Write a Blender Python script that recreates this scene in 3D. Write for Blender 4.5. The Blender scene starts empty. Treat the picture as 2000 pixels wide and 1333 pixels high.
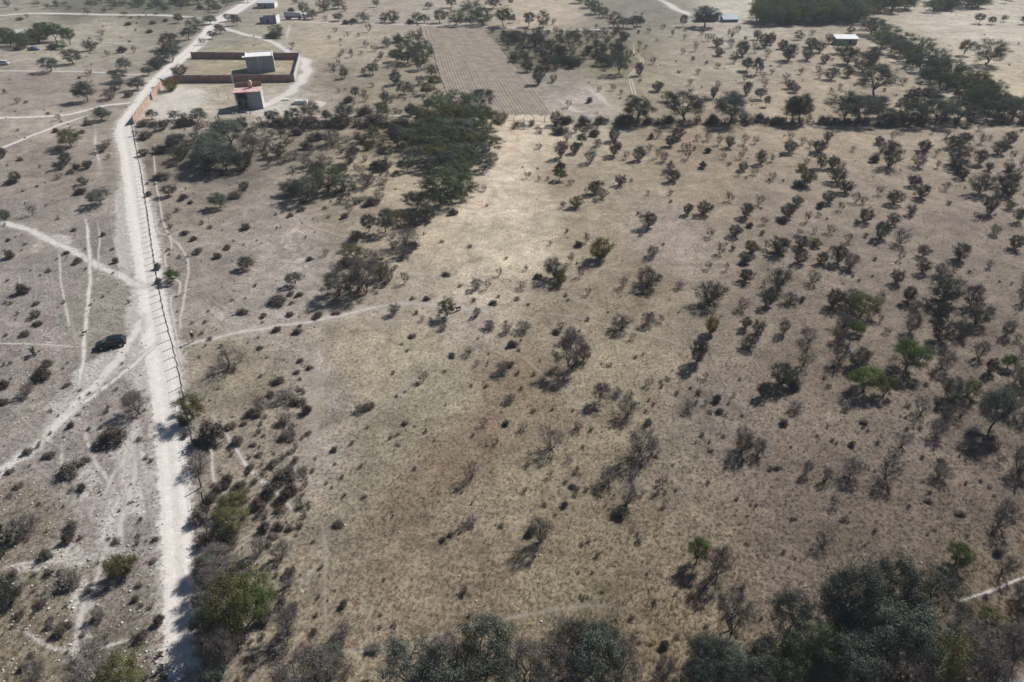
import bpy, bmesh, math, random
import numpy as np
from mathutils import Vector, Matrix, Quaternion

# ------------------------------------------------------------------ camera, light
SC = bpy.context.scene
COL = SC.collection
R = math.radians
PITCH, HCAM, FPX = R(34.0), 57.0, 1333.0
SUN_AZ, SUN_EL = R(42.0), R(40.0)          # azimuth: degrees to the right of the view direction

cam_d = bpy.data.cameras.new('camera')
cam_d.sensor_width = 36.0
cam_d.lens = 36.0 * FPX / 2000.0
cam_d.clip_start = 1.0
cam_d.clip_end = 9000.0
cam = bpy.data.objects.new('camera', cam_d)
cam.location = (0, 0, HCAM)
cam.rotation_euler = (math.pi / 2 - PITCH, 0, 0)
COL.objects.link(cam)
SC.camera = cam

world = bpy.data.worlds.new('World')
SC.world = world
world.use_nodes = True
wn = world.node_tree.nodes
wl = world.node_tree.links
wn.clear()
sky = wn.new('ShaderNodeTexSky')
sky.sky_type = 'NISHITA'
sky.sun_disc = False
sky.sun_elevation = SUN_EL
sky.sun_rotation = SUN_AZ
sky.air_density = 1.0
sky.dust_density = 0.5
sky.altitude = 2000.0
bg = wn.new('ShaderNodeBackground')
bg.inputs['Strength'].default_value = 0.05
wo = wn.new('ShaderNodeOutputWorld')
wl.new(sky.outputs[0], bg.inputs[0])
wl.new(bg.outputs[0], wo.inputs[0])

SUNV = Vector((math.sin(SUN_AZ) * math.cos(SUN_EL), math.cos(SUN_AZ) * math.cos(SUN_EL), math.sin(SUN_EL)))
sun_d = bpy.data.lights.new('sun', 'SUN')
sun_d.energy = 5.0
sun_d.angle = R(0.5)
sun_d.color = (1.0, 0.955, 0.90)
sun = bpy.data.objects.new('sun', sun_d)
sun.rotation_euler = SUNV.to_track_quat('Z', 'Y').to_euler()
sun.location = (60, 80, 120)
COL.objects.link(sun)

vs = SC.view_settings
vs.view_transform = 'Standard'
vs.look = 'None'
vs.exposure = 0.38
vs.gamma = 1.0
SC.cycles.use_denoising = True
SC.cycles.max_bounces = 5
SC.cycles.diffuse_bounces = 2
SC.cycles.transparent_max_bounces = 12
SC.cycles.volume_bounces = 0
SC.cycles.filter_width = 1.6

# ------------------------------------------------------------------ pixel <-> ground helpers
SP, CP = math.sin(PITCH), math.cos(PITCH)

def G(px, py, z=0.0):
    """point of the photograph (source pixels) on the horizontal plane at height z"""
    x = (px - 1000.0) / FPX
    y = (666.5 - py) / FPX
    dy = CP + y * SP
    dz = -SP + y * CP
    t = (z - HCAM) / dz
    return Vector((x * t, dy * t, z))

def P(x, y, z=0.0):
    """project a world point to source pixels (numpy friendly); also depth"""
    zz = z - HCAM
    d = y * CP - zz * SP
    u = y * SP + zz * CP
    d = np.maximum(d, 1e-3) if isinstance(d, np.ndarray) else max(d, 1e-3)
    return 1000.0 + FPX * x / d, 666.5 - FPX * u / d, d

rng = np.random.default_rng(7)
random.seed(7)

def srgb(c):
    c = np.asarray(c, float) / 255.0
    return np.where(c <= 0.04045, c / 12.92, ((c + 0.055) / 1.055) ** 2.4)

# ------------------------------------------------------------------ object helpers
def tag(o, label=None, cat=None, group=None, kind=None):
    if label: o['label'] = label
    if cat: o['category'] = cat
    if group: o['group'] = group
    if kind: o['kind'] = kind
    return o

def empty(name, loc=(0, 0, 0), rz=0.0, parent=None):
    o = bpy.data.objects.new(name, None)
    o.empty_display_size = 0.3
    o.location = loc
    o.rotation_euler = (0, 0, rz)
    COL.objects.link(o)
    if parent: o.parent = parent
    return o

def mesh_np(name, verts, quads=None, tris=None, mats=(), mat_idx=None, smooth=False):
    """mesh from numpy arrays of quads and / or triangles"""
    me = bpy.data.meshes.new(name)
    verts = np.asarray(verts, np.float32).reshape(-1, 3)
    loops, starts, tot = [], [], 0
    if quads is not None and len(quads):
        q = np.asarray(quads, np.int32).reshape(-1, 4)
        loops.append(q.ravel()); starts.append(np.arange(len(q)) * 4 + tot); tot += q.size
    if tris is not None and len(tris):
        t = np.asarray(tris, np.int32).reshape(-1, 3)
        loops.append(t.ravel()); starts.append(np.arange(len(t)) * 3 + tot); tot += t.size
    loops = np.concatenate(loops); starts = np.concatenate(starts)
    me.vertices.add(len(verts)); me.vertices.foreach_set('co', verts.ravel())
    me.loops.add(len(loops)); me.loops.foreach_set('vertex_index', loops.astype(np.int32))
    me.polygons.add(len(starts)); me.polygons.foreach_set('loop_start', starts.astype(np.int32))
    for m in mats: me.materials.append(m)
    if mat_idx is not None: me.polygons.foreach_set('material_index', np.asarray(mat_idx, np.int32))
    if smooth: me.polygons.foreach_set('use_smooth', np.ones(len(starts), bool))
    me.update(calc_edges=True)
    me.validate()
    return me

def obj(name, me, parent=None, loc=None, rz=0.0):
    o = bpy.data.objects.new(name, me)
    COL.objects.link(o)
    if parent: o.parent = parent
    if loc is not None: o.location = loc
    if rz: o.rotation_euler = (0, 0, rz)
    return o

class MB:
    """collects boxes, tubes, prisms; build() links them as one mesh object"""
    def __init__(s): s.v, s.f = [], []
    def add(s, v, f):
        n = len(s.v); s.v += [tuple(p) for p in v]; s.f += [tuple(i + n for i in q) for q in f]; return s
    def box(s, x0, x1, y0, y1, z0, z1):
        return s.add([(x0, y0, z0), (x1, y0, z0), (x1, y1, z0), (x0, y1, z0), (x0, y0, z1), (x1, y0, z1), (x1, y1, z1), (x0, y1, z1)],
                     [(3, 2, 1, 0), (4, 5, 6, 7), (0, 1, 5, 4), (1, 2, 6, 5), (2, 3, 7, 6), (3, 0, 4, 7)])
    def tube(s, pts, rad, n=6, cap=True):
        pts = [Vector(p) for p in pts]
        if not hasattr(rad, '__len__'): rad = [rad] * len(pts)
        v, f = [], []
        for i, p in enumerate(pts):
            d = (pts[min(i + 1, len(pts) - 1)] - pts[max(i - 1, 0)]).normalized()
            a = Vector((0, 0, 1)) if abs(d.z) < 0.9 else Vector((1, 0, 0))
            e1 = d.cross(a).normalized(); e2 = d.cross(e1)
            for k in range(n):
                t = 2 * math.pi * k / n
                v.append(p + (e1 * math.cos(t) + e2 * math.sin(t)) * rad[i])
        for i in range(len(pts) - 1):
            for k in range(n):
                f.append((i * n + k, i * n + (k + 1) % n, (i + 1) * n + (k + 1) % n, (i + 1) * n + k))
        if cap:
            f.append(tuple(range(n - 1, -1, -1))); f.append(tuple((len(pts) - 1) * n + k for k in range(n)))
        return s.add(v, f)
    def prism(s, prof, y0, y1, axis='y'):
        """profile in (x,z) extruded along y"""
        n = len(prof)
        v = [(a, y0, b) for a, b in prof] + [(a, y1, b) for a, b in prof]
        f = [tuple(range(n)), tuple(range(2 * n - 1, n - 1, -1))]
        f += [(i, i + n, (i + 1) % n + n, (i + 1) % n) for i in range(n)]
        return s.add(v, f)
    def build(s, name, mat, parent=None, loc=None, rz=0.0, bevel=0.0, smooth=False):
        me = bpy.data.meshes.new(name)
        me.from_pydata(s.v, [], s.f)
        bm = bmesh.new(); bm.from_mesh(me)
        if bevel:
            bmesh.ops.bevel(bm, geom=bm.edges[:] , offset=bevel, segments=2, affect='EDGES')
        bmesh.ops.recalc_face_normals(bm, faces=bm.faces)
        bm.to_mesh(me); bm.free()
        if smooth:
            for p in me.polygons: p.use_smooth = True
        me.materials.append(mat)
        return obj(name, me, parent, loc, rz)

# ------------------------------------------------------------------ materials
def new_mat(name):
    m = bpy.data.materials.new(name); m.use_nodes = True
    nt = m.node_tree; nt.nodes.clear()
    return m, nt.nodes, nt.links

def N(ns, t, **kw):
    n = ns.new(t)
    for k, v in kw.items():
        if k in n.inputs: n.inputs[k].default_value = v
        else: setattr(n, k, v)
    return n

def solid(name, col, rough=0.8, spec=0.3, var=0.25, scale=2.0, metal=0.0, tint=None, bump=0.0):
    """painted / plastered surface with uneven, weathered colour"""
    m, ns, ln = new_mat(name)
    b = N(ns, 'ShaderNodeBsdfPrincipled'); out = N(ns, 'ShaderNodeOutputMaterial')
    b.inputs['Roughness'].default_value = rough
    b.inputs['Metallic'].default_value = metal
    b.inputs['Specular IOR Level'].default_value = spec
    tc = N(ns, 'ShaderNodeTexCoord')
    nz = N(ns, 'ShaderNodeTexNoise'); nz.inputs['Scale'].default_value = scale; nz.inputs['Detail'].default_value = 7; nz.inputs['Roughness'].default_value = 0.65
    ln.new(tc.outputs['Object'], nz.inputs['Vector'])
    mp = N(ns, 'ShaderNodeMapRange'); mp.inputs[1].default_value = 0.3; mp.inputs[2].default_value = 0.7
    ln.new(nz.outputs[0], mp.inputs[0])
    mx = N(ns, 'ShaderNodeMix', data_type='RGBA')
    c = np.array(col)
    mx.inputs[6].default_value = (*(c * (1 - var)), 1)
    mx.inputs[7].default_value = (*(np.array(tint) if tint is not None else np.minimum(c * (1 + var), 0.85)), 1)
    ln.new(mp.outputs[0], mx.inputs[0]); ln.new(mx.outputs[2], b.inputs['Base Color'])
    if bump:
        bp = N(ns, 'ShaderNodeBump'); bp.inputs['Strength'].default_value = bump; bp.inputs['Distance'].default_value = 0.05
        ln.new(nz.outputs[0], bp.inputs['Height']); ln.new(bp.outputs[0], b.inputs['Normal'])
    ln.new(b.outputs[0], out.inputs[0])
    return m

def leaf_mat(name, col, col2, trans=0.3, objvar=0.3):
    """foliage: colour varies leaf by leaf and plant by plant, light passes through"""
    m, ns, ln = new_mat(name)
    out = N(ns, 'ShaderNodeOutputMaterial')
    geo = N(ns, 'ShaderNodeNewGeometry'); oi = N(ns, 'ShaderNodeObjectInfo')
    mx = N(ns, 'ShaderNodeMix', data_type='RGBA')
    mx.inputs[6].default_value = (*col, 1); mx.inputs[7].default_value = (*col2, 1)
    ln.new(geo.outputs['Random Per Island'], mx.inputs[0])
    mr = N(ns, 'ShaderNodeMapRange'); mr.inputs[3].default_value = 1 - objvar; mr.inputs[4].default_value = 1 + objvar
    ln.new(oi.outputs['Random'], mr.inputs[0])
    ml = N(ns, 'ShaderNodeMix', data_type='RGBA', blend_type='MULTIPLY'); ml.inputs[0].default_value = 1.0
    ln.new(mx.outputs[2], ml.inputs[6]); ln.new(mr.outputs[0], ml.inputs[7])
    d = N(ns, 'ShaderNodeBsdfDiffuse')
    ln.new(ml.outputs[2], d.inputs[0])
    if trans > 0:
        t = N(ns, 'ShaderNodeBsdfTranslucent'); ln.new(ml.outputs[2], t.inputs[0])
        ms = N(ns, 'ShaderNodeMixShader'); ms.inputs[0].default_value = trans
        ln.new(d.outputs[0], ms.inputs[1]); ln.new(t.outputs[0], ms.inputs[2]); ln.new(ms.outputs[0], out.inputs[0])
    else:
        ln.new(d.outputs[0], out.inputs[0])
    return m

M = {}
M['bark'] = leaf_mat('bark', (0.055, 0.045, 0.038), (0.085, 0.072, 0.062), 0.0, 0.25)
M['twig'] = leaf_mat('grey_twigs', (0.145, 0.128, 0.120), (0.25, 0.225, 0.21), 0.0, 0.28)
M['twig_dark'] = leaf_mat('dark_twigs', (0.105, 0.092, 0.080), (0.20, 0.176, 0.15), 0.0, 0.35)
M['lf_grey'] = leaf_mat('grey_green_leaves', (0.062, 0.072, 0.060), (0.145, 0.162, 0.134), 0.15, 0.40)
M['lf_mesq'] = leaf_mat('mesquite_leaves', (0.062, 0.076, 0.062), (0.170, 0.192, 0.156), 0.15, 0.35)
M['lf_dark'] = leaf_mat('dark_green_leaves', (0.056, 0.078, 0.046), (0.155, 0.192, 0.112), 0.18, 0.32)
M['lf_olive'] = leaf_mat('olive_leaves', (0.080, 0.086, 0.034), (0.185, 0.188, 0.084), 0.2, 0.22)
M['lf_yellow'] = leaf_mat('yellow_green_leaves', (0.105, 0.105, 0.030), (0.185, 0.175, 0.065), 0.35, 0.18)
M['lf_green'] = leaf_mat('bright_green_leaves', (0.056, 0.088, 0.026), (0.125, 0.170, 0.055), 0.3, 0.18)
M['cactus'] = leaf_mat('cactus_pads', (0.055, 0.085, 0.045), (0.110, 0.145, 0.085), 0.0, 0.15)

# ------------------------------------------------------------------ ground colour: soil and dry grass of each place, lens darkening at right included
CTRL = """100,80,170,162,145;60,180,150,140,130;200,200,150,140,128;100,240,158,148,136;100,330,145,135,124;60,430,150,141,133;190,450,152,143,136;100,560,150,142,136;60,650,150,141,135
200,600,150,144,132;60,760,148,140,132;180,800,152,144,138;100,900,155,147,142;250,900,160,152,147;200,1000,158,150,145;60,1000,140,130,115;280,1050,158,150,146;100,1130,140,132,115
250,1180,140,132,122;60,1250,140,130,108;200,1290,135,126,110;300,1200,145,138,125;330,300,130,120,105;450,330,115,108,98;420,400,140,130,118;500,450,148,138,130;600,450,150,140,130
560,540,148,140,132;420,560,140,131,124;500,620,150,142,134;450,700,140,131,112;500,760,135,127,108;560,800,140,130,115;620,760,160,150,138;620,900,154,145,132;480,900,140,131,116
600,1050,140,131,112;450,1000,135,126,112;620,1200,135,125,105;620,1270,150,138,115;700,700,158,148,126;800,680,155,146,122;850,760,145,138,115;750,850,140,133,112;700,950,138,130,110
780,1000,130,116,96;870,930,126,109,89;950,850,130,114,94;1010,780,132,116,95;1040,750,136,120,98;880,1000,130,118,98;950,1000,138,126,104;800,1130,140,126,104;950,1130,138,124,102
1100,1030,140,127,104;1250,1050,135,122,100;1100,1150,134,124,98;1300,1150,132,118,96;1000,930,140,128,105;1100,870,142,130,106;1150,750,145,134,112;1250,700,150,138,115;1200,850,140,128,105
1300,900,130,120,104;1400,800,125,115,104;1500,880,122,110,98;1600,950,120,108,96;1750,850,118,107,95;1900,950,112,100,88;1700,1050,115,103,90;1900,1150,112,100,82;1550,1050,120,108,95
1400,1050,128,115,97;1300,1250,132,118,92;1030,245,188,175,150;1030,262,190,177,152;1000,330,189,176,153;980,400,189,176,153;940,470,186,174,150;870,480,175,162,138;1000,480,182,170,146;930,540,172,160,140
1050,420,172,160,138;850,560,160,150,132;760,600,158,148,130;900,610,160,149,135;1100,350,150,136,115;1150,450,150,138,116;1300,470,152,140,128;1250,560,140,128,106;1100,600,142,131,110
1400,350,148,134,113;1500,400,138,126,110;1350,280,145,130,108;1600,280,155,140,118;1800,300,150,137,118;1950,300,140,128,112;1700,400,140,128,112;1900,450,130,118,106;1700,500,130,119,106
1550,560,125,114,100;1400,650,130,119,104;1600,650,125,113,98;1850,600,120,110,98;1950,700,115,104,92;1700,760,122,110,96;1550,750,125,112,98;350,200,190,182,165;330,220,175,165,148
440,130,165,155,125;560,140,165,155,125;600,200,165,155,140;560,200,190,182,165;650,60,175,165,145;620,90,175,165,142;700,100,165,155,135;650,150,140,130,115;720,200,150,140,118
780,150,150,140,120;750,260,130,120,98;600,280,125,116,100;700,330,150,138,115;750,350,165,152,128;650,420,140,130,112;760,440,150,138,118;700,15,165,155,140;850,20,170,160,145
1050,30,185,172,150;1250,25,130,128,115;1100,100,118,113,90;1000,90,112,108,88;1200,110,126,120,92;1080,170,150,142,130;1130,200,175,165,150;1250,180,155,145,120;1350,120,160,150,130
1500,130,165,155,135;1600,150,165,152,130;1450,60,175,167,150;1480,20,195,188,172;1700,120,170,155,130;1600,45,160,148,130;1900,60,190,182,165;1850,100,180,172,150;1900,170,185,175,150
1980,200,185,172,145;1550,210,170,155,130;1750,170,160,148,125;150,20,112,112,95;300,15,108,110,92;60,15,150,145,130;420,60,150,145,130;200,60,168,160,142;330,110,150,142,128"""
_c = np.array([[float(x) for x in e.split(',')] for e in CTRL.replace('\n', ';').split(';')])
CXY, CRGB = _c[:, :2], srgb(_c[:, 2:])
CRGB *= np.where((_c[:, 0] < 340) & (_c[:, 1] > 240), .80, np.where(_c[:, 1] < 235, .81, np.where(_c[:, 0] > 1080, .90, .95)))[:, None]
CRGB = CRGB * .78 + CRGB.mean(1, keepdims=True) * .22
ALB = 1.02        # seen brightness -> albedo
GREYFIX = np.array([.99, .982, .975])

def ground_col(px, py):
    px = np.clip(px, -60, 2060); py = np.clip(py, -30, 1360)
    st = 1.0 + 1.6 * np.exp(-py / 180.0)
    acc = np.zeros((len(px), 3)); wsum = np.zeros(len(px))
    for (cx, cy), c in zip(CXY, CRGB):
        d2 = (px - cx) ** 2 + ((py - cy) * st) ** 2 + 120.0
        w = 1.0 / d2 ** 1.9
        acc += w[:, None] * c; wsum += w
    return acc / wsum[:, None] * ALB * GREYFIX

# bare chalky stone showing through (px, py, rx, ry, amount)
CHALK = [(250, 400, 26, 60, .9), (245, 470, 22, 70, .9), (268, 620, 26, 60, .8), (275, 700, 30, 60, .9), (285, 760, 20, 50, .7), (210, 715, 35, 25, .8), (165, 745, 28, 40, .7), (120, 472, 22, 14, .9),
         (130, 800, 60, 60, .45), (250, 880, 50, 90, .55), (270, 960, 40, 90, .5), (160, 950, 60, 80, .4), (230, 1000, 50, 70, .5), (140, 1090, 60, 30, .55), (215, 1050, 30, 60, .55), (160, 1170, 40, 70, .5),
         (160, 1230, 30, 40, .45), (150, 1300, 40, 40, .45), (310, 1110, 14, 120, .4), (320, 1290, 20, 60, .5), (60, 480, 60, 60, .25), (110, 660, 70, 60, .3), (40, 800, 60, 80, .3), (185, 560, 60, 80, .25),
         (560, 470, 80, 50, .3), (590, 520, 70, 60, .3), (430, 620, 70, 60, .3), (1330, 430, 55, 25, .22), (1350, 500, 60, 20, .24), (620, 700, 22, 60, .35), (615, 850, 26, 100, .3), (600, 1140, 22, 50, .35),
         (1000, 380, 70, 90, .22), (950, 460, 80, 60, .22), (330, 215, 60, 30, .6), (520, 215, 70, 22, .5), (360, 190, 60, 26, .6), (1130, 190, 60, 30, .3), (1330, 640, 80, 60, .15), (500, 1250, 30, 40, .35),
         (270, 340, 30, 60, .3), (55, 1110, 60, 14, .5), (100, 245, 70, 30, .2)]

def chalk_amt(px, py):
    a = np.zeros(len(px))
    for cx, cy, rx, ry, k in CHALK:
        a = np.maximum(a, k * np.exp(-(((px - cx) / rx) ** 2 + ((py - cy) / ry) ** 2)))
    return np.minimum(a * 1.45, 1.1)

def axis(lim0, lim1, core0, core1, step, growth):
    a = list(np.arange(core0, core1 + 0.01, step))
    s = step
    while a[-1] < lim1: s *= growth; a.append(a[-1] + s)
    s = step; b = [a[0]]
    while b[-1] > lim0: s *= growth; b.append(b[-1] - s)
    return np.array(b[::-1][:-1] + a)

gx = axis(-2500, 2500, -130, 120, 0.9, 1.035)
gy = axis(-200, 2500, 28, 180, 0.75, 1.03)
GX, GY = np.meshgrid(gx, gy)
gv = np.stack([GX.ravel(), GY.ravel(), np.zeros(GX.size)], 1)
nx, ny = len(gx), len(gy)
ii = np.arange((nx - 1) * (ny - 1)); r_, c_ = ii // (nx - 1), ii % (nx - 1)
a0 = r_ * nx + c_
gq = np.stack([a0, a0 + 1, a0 + nx + 1, a0 + nx], 1)

gm, ns, ln = new_mat('dry_soil_and_grass')
b = N(ns, 'ShaderNodeBsdfPrincipled'); out = N(ns, 'ShaderNodeOutputMaterial')
b.inputs['Roughness'].default_value = 0.95; b.inputs['Specular IOR Level'].default_value = 0.08
at = N(ns, 'ShaderNodeAttribute', attribute_name='soil'); ac = N(ns, 'ShaderNodeAttribute', attribute_name='chalk')
tc = N(ns, 'ShaderNodeTexCoord')
def noise(scale, detail=6, rough=0.6, vec=None, dist=0.0):
    n = N(ns, 'ShaderNodeTexNoise'); n.inputs['Scale'].default_value = scale; n.inputs['Detail'].default_value = detail
    n.inputs['Roughness'].default_value = rough; n.inputs['Distortion'].default_value = dist
    ln.new(vec or tc.outputs['Object'], n.inputs['Vector']); return n
def mrange(src, a, b_, c, d):
    n = N(ns, 'ShaderNodeMapRange')
    for i, v in enumerate((a, b_, c, d)): n.inputs[i + 1].default_value = v
    ln.new(src, n.inputs[0]); return n.outputs[0]
def cmul(a, fac):
    n = N(ns, 'ShaderNodeMix', data_type='RGBA', blend_type='MULTIPLY'); n.inputs[0].default_value = 1.0
    ln.new(a, n.inputs[6]); ln.new(fac, n.inputs[7]); return n.outputs[2]
def cmix(a, col, fac):
    n = N(ns, 'ShaderNodeMix', data_type='RGBA'); ln.new(fac, n.inputs[0]); ln.new(a, n.inputs[6])
    if isinstance(col, tuple): n.inputs[7].default_value = (*col, 1)
    else: ln.new(col, n.inputs[7])
    return n.outputs[2]
def mth(op, a, b_):
    n = N(ns, 'ShaderNodeMath', operation=op)
    for i, v in enumerate((a, b_)):
        if isinstance(v, (int, float)): n.inputs[i].default_value = v
        else: ln.new(v, n.inputs[i])
    return n.outputs[0]
n_pat = noise(0.19, 8, .72, dist=.8)
n_big, n_mid, n_cl, n_fine = noise(0.07, 5), noise(0.5, 9, 0.75, dist=.6), noise(2.6, 6, 0.7, dist=0.4), noise(9.0, 5, 0.75)
col = cmul(at.outputs['Color'], mrange(n_big.outputs[0], .32, .68, .84, 1.16))
col = cmul(col, mrange(n_mid.outputs[0], .30, .70, .70, 1.28))
col = cmul(col, mrange(n_pat.outputs[0], .36, .64, .76, 1.2))
# grey-brown litter and straw tufts at two scales
grey = N(ns, 'ShaderNodeMix', data_type='RGBA', blend_type='MULTIPLY'); grey.inputs[0].default_value = 1.0
ln.new(col, grey.inputs[6]); grey.inputs[7].default_value = (.60, .565, .575, 1)
straw = N(ns, 'ShaderNodeMix', data_type='RGBA', blend_type='MULTIPLY'); straw.inputs[0].default_value = 1.0
ln.new(col, straw.inputs[6]); straw.inputs[7].default_value = (1.42, 1.34, 1.16, 1)
col2 = cmix(col, grey.outputs[2], mrange(n_cl.outputs[0], .50, .61, 0, .9))
col2 = cmix(col2, straw.outputs[2], mrange(n_cl.outputs[0], .46, .35, 0, .85))
col2 = cmul(col2, mrange(n_fine.outputs[0], .25, .75, .78, 1.22))
ch = mrange(mth('ADD', ac.outputs['Fac'], mth('MULTIPLY', mth('SUBTRACT', n_mid.outputs[0], .5), 1.2)), .38, .62, 0, 1)
ch = mth('MULTIPLY', mth('MULTIPLY', ch, mrange(n_fine.outputs[0], .35, .6, .3, 1.0)), mrange(n_cl.outputs[0], .42, .56, 1.0, .35))
col2 = cmix(col2, (.60, .57, .545), mth('MULTIPLY', ch, .9))
ln.new(col2, b.inputs['Base Color'])
hgt = mth('ADD', mth('MULTIPLY', n_cl.outputs[0], .7), mth('MULTIPLY', n_fine.outputs[0], .35))
bp = N(ns, 'ShaderNodeBump'); bp.inputs['Strength'].default_value = .55; bp.inputs['Distance'].default_value = .16
ln.new(hgt, bp.inputs['Height']); ln.new(bp.outputs[0], b.inputs['Normal'])
ln.new(b.outputs[0], out.inputs[0])

gme = mesh_np('ground', gv, quads=gq, mats=[gm])
gpx, gpy, _ = P(gv[:, 0], gv[:, 1], 0.0)
behind = gv[:, 1] < 20
gpx[behind] = 1000; gpy[behind] = 1300
gc = ground_col(gpx, gpy)
a_ = gme.attributes.new('soil', 'FLOAT_COLOR', 'POINT'); a_.data.foreach_set('color', np.concatenate([gc, np.ones((len(gc), 1))], 1).astype(np.float32).ravel())
a_ = gme.attributes.new('chalk', 'FLOAT', 'POINT'); a_.data.foreach_set('value', chalk_amt(gpx, gpy).astype(np.float32))
tag(obj('ground', gme), 'dry grey-brown grassland and bare soil', 'ground', kind='structure')

# ------------------------------------------------------------------ roads and paths: thin sheets with worn, ragged edges
def path_mat(name, col, fac, soft=0.35, rag=1.7):
    m, ns, ln = new_mat(name)
    b = N(ns, 'ShaderNodeBsdfPrincipled'); out = N(ns, 'ShaderNodeOutputMaterial')
    b.inputs['Roughness'].default_value = 0.95; b.inputs['Specular IOR Level'].default_value = 0.08
    tc = N(ns, 'ShaderNodeTexCoord'); ed = N(ns, 'ShaderNodeAttribute', attribute_name='edge')
    n1 = N(ns, 'ShaderNodeTexNoise'); n1.inputs['Scale'].default_value = 0.9; n1.inputs['Detail'].default_value = 8; n1.inputs['Roughness'].default_value = .7
    n2 = N(ns, 'ShaderNodeTexNoise'); n2.inputs['Scale'].default_value = 5.0; n2.inputs['Detail'].default_value = 5
    ln.new(tc.outputs['Object'], n1.inputs['Vector']); ln.new(tc.outputs['Object'], n2.inputs['Vector'])
    mx = N(ns, 'ShaderNodeMix', data_type='RGBA'); c = np.array(col)
    mx.inputs[6].default_value = (*(c * .80), 1); mx.inputs[7].default_value = (*(c * 1.14), 1)
    s = N(ns, 'ShaderNodeMath', operation='ADD'); ln.new(n1.outputs[0], s.inputs[0]); ln.new(n2.outputs[0], s.inputs[1])
    mr = N(ns, 'ShaderNodeMapRange'); mr.inputs[1].default_value = .75; mr.inputs[2].default_value = 1.25; ln.new(s.outputs[0], mr.inputs[0])
    ln.new(mr.outputs[0], mx.inputs[0])
    ta = N(ns, 'ShaderNodeAttribute', attribute_name='tone'); tm = N(ns, 'ShaderNodeMix', data_type='RGBA', blend_type='MULTIPLY'); tm.inputs[0].default_value = 1.0
    ln.new(mx.outputs[2], tm.inputs[6]); ln.new(ta.outputs['Fac'], tm.inputs[7]); ln.new(tm.outputs[2], b.inputs['Base Color'])
    # coverage: worn through in the middle, ragged at the sides
    a1 = N(ns, 'ShaderNodeMath', operation='SUBTRACT'); ln.new(n1.outputs[0], a1.inputs[0]); a1.inputs[1].default_value = .5
    a2 = N(ns, 'ShaderNodeMath', operation='MULTIPLY_ADD'); ln.new(a1.outputs[0], a2.inputs[0]); a2.inputs[1].default_value = rag; ln.new(ed.outputs['Fac'], a2.inputs[2])
    a3 = N(ns, 'ShaderNodeMapRange'); a3.inputs[1].default_value = .35 - soft * .6; a3.inputs[2].default_value = .35 + soft * .6; a3.inputs[4].default_value = fac
    ln.new(a2.outputs[0], a3.inputs[0])
    tr = N(ns, 'ShaderNodeBsdfTransparent'); ms = N(ns, 'ShaderNodeMixShader')
    ln.new(a3.outputs[0], ms.inputs[0]); ln.new(tr.outputs[0], ms.inputs[1]); ln.new(b.outputs[0], ms.inputs[2])
    bp = N(ns, 'ShaderNodeBump'); bp.inputs['Strength'].default_value = .5; bp.inputs['Distance'].default_value = .05
    ln.new(s.outputs[0], bp.inputs['Height']); ln.new(bp.outputs[0], b.inputs['Normal'])
    ln.new(ms.outputs[0], out.inputs[0])
    return m
PM = {'road': path_mat('road_caliche', (.58, .545, .51), 1.0, .55, 1.8), 'track': path_mat('track_dust', (.56, .525, .49), .92, .6, 1.0),
      'path': path_mat('path_dust', (.54, .50, .46), .75, .7, 1.1), 'faint': path_mat('faint_path_dust', (.43, .39, .335), .34, .8, 1.4),
      'tan': path_mat('tan_track_dust', (.47, .42, .345), .8, .6)}
_pz = [0.0]

def catmull(pts, n=8):
    pts = [pts[0] * 2 - pts[1]] + pts + [pts[-1] * 2 - pts[-2]]
    o = []
    for i in range(1, len(pts) - 2):
        p0, p1, p2, p3 = pts[i - 1:i + 3]
        for k in range(n):
            t = k / n
            o.append(0.5 * ((2 * p1) + (p2 - p0) * t + (2 * p0 - 5 * p1 + 4 * p2 - p3) * t * t + (3 * p1 - p0 - 3 * p2 + p3) * t ** 3))
    o.append(pts[-2]); return o

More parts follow.
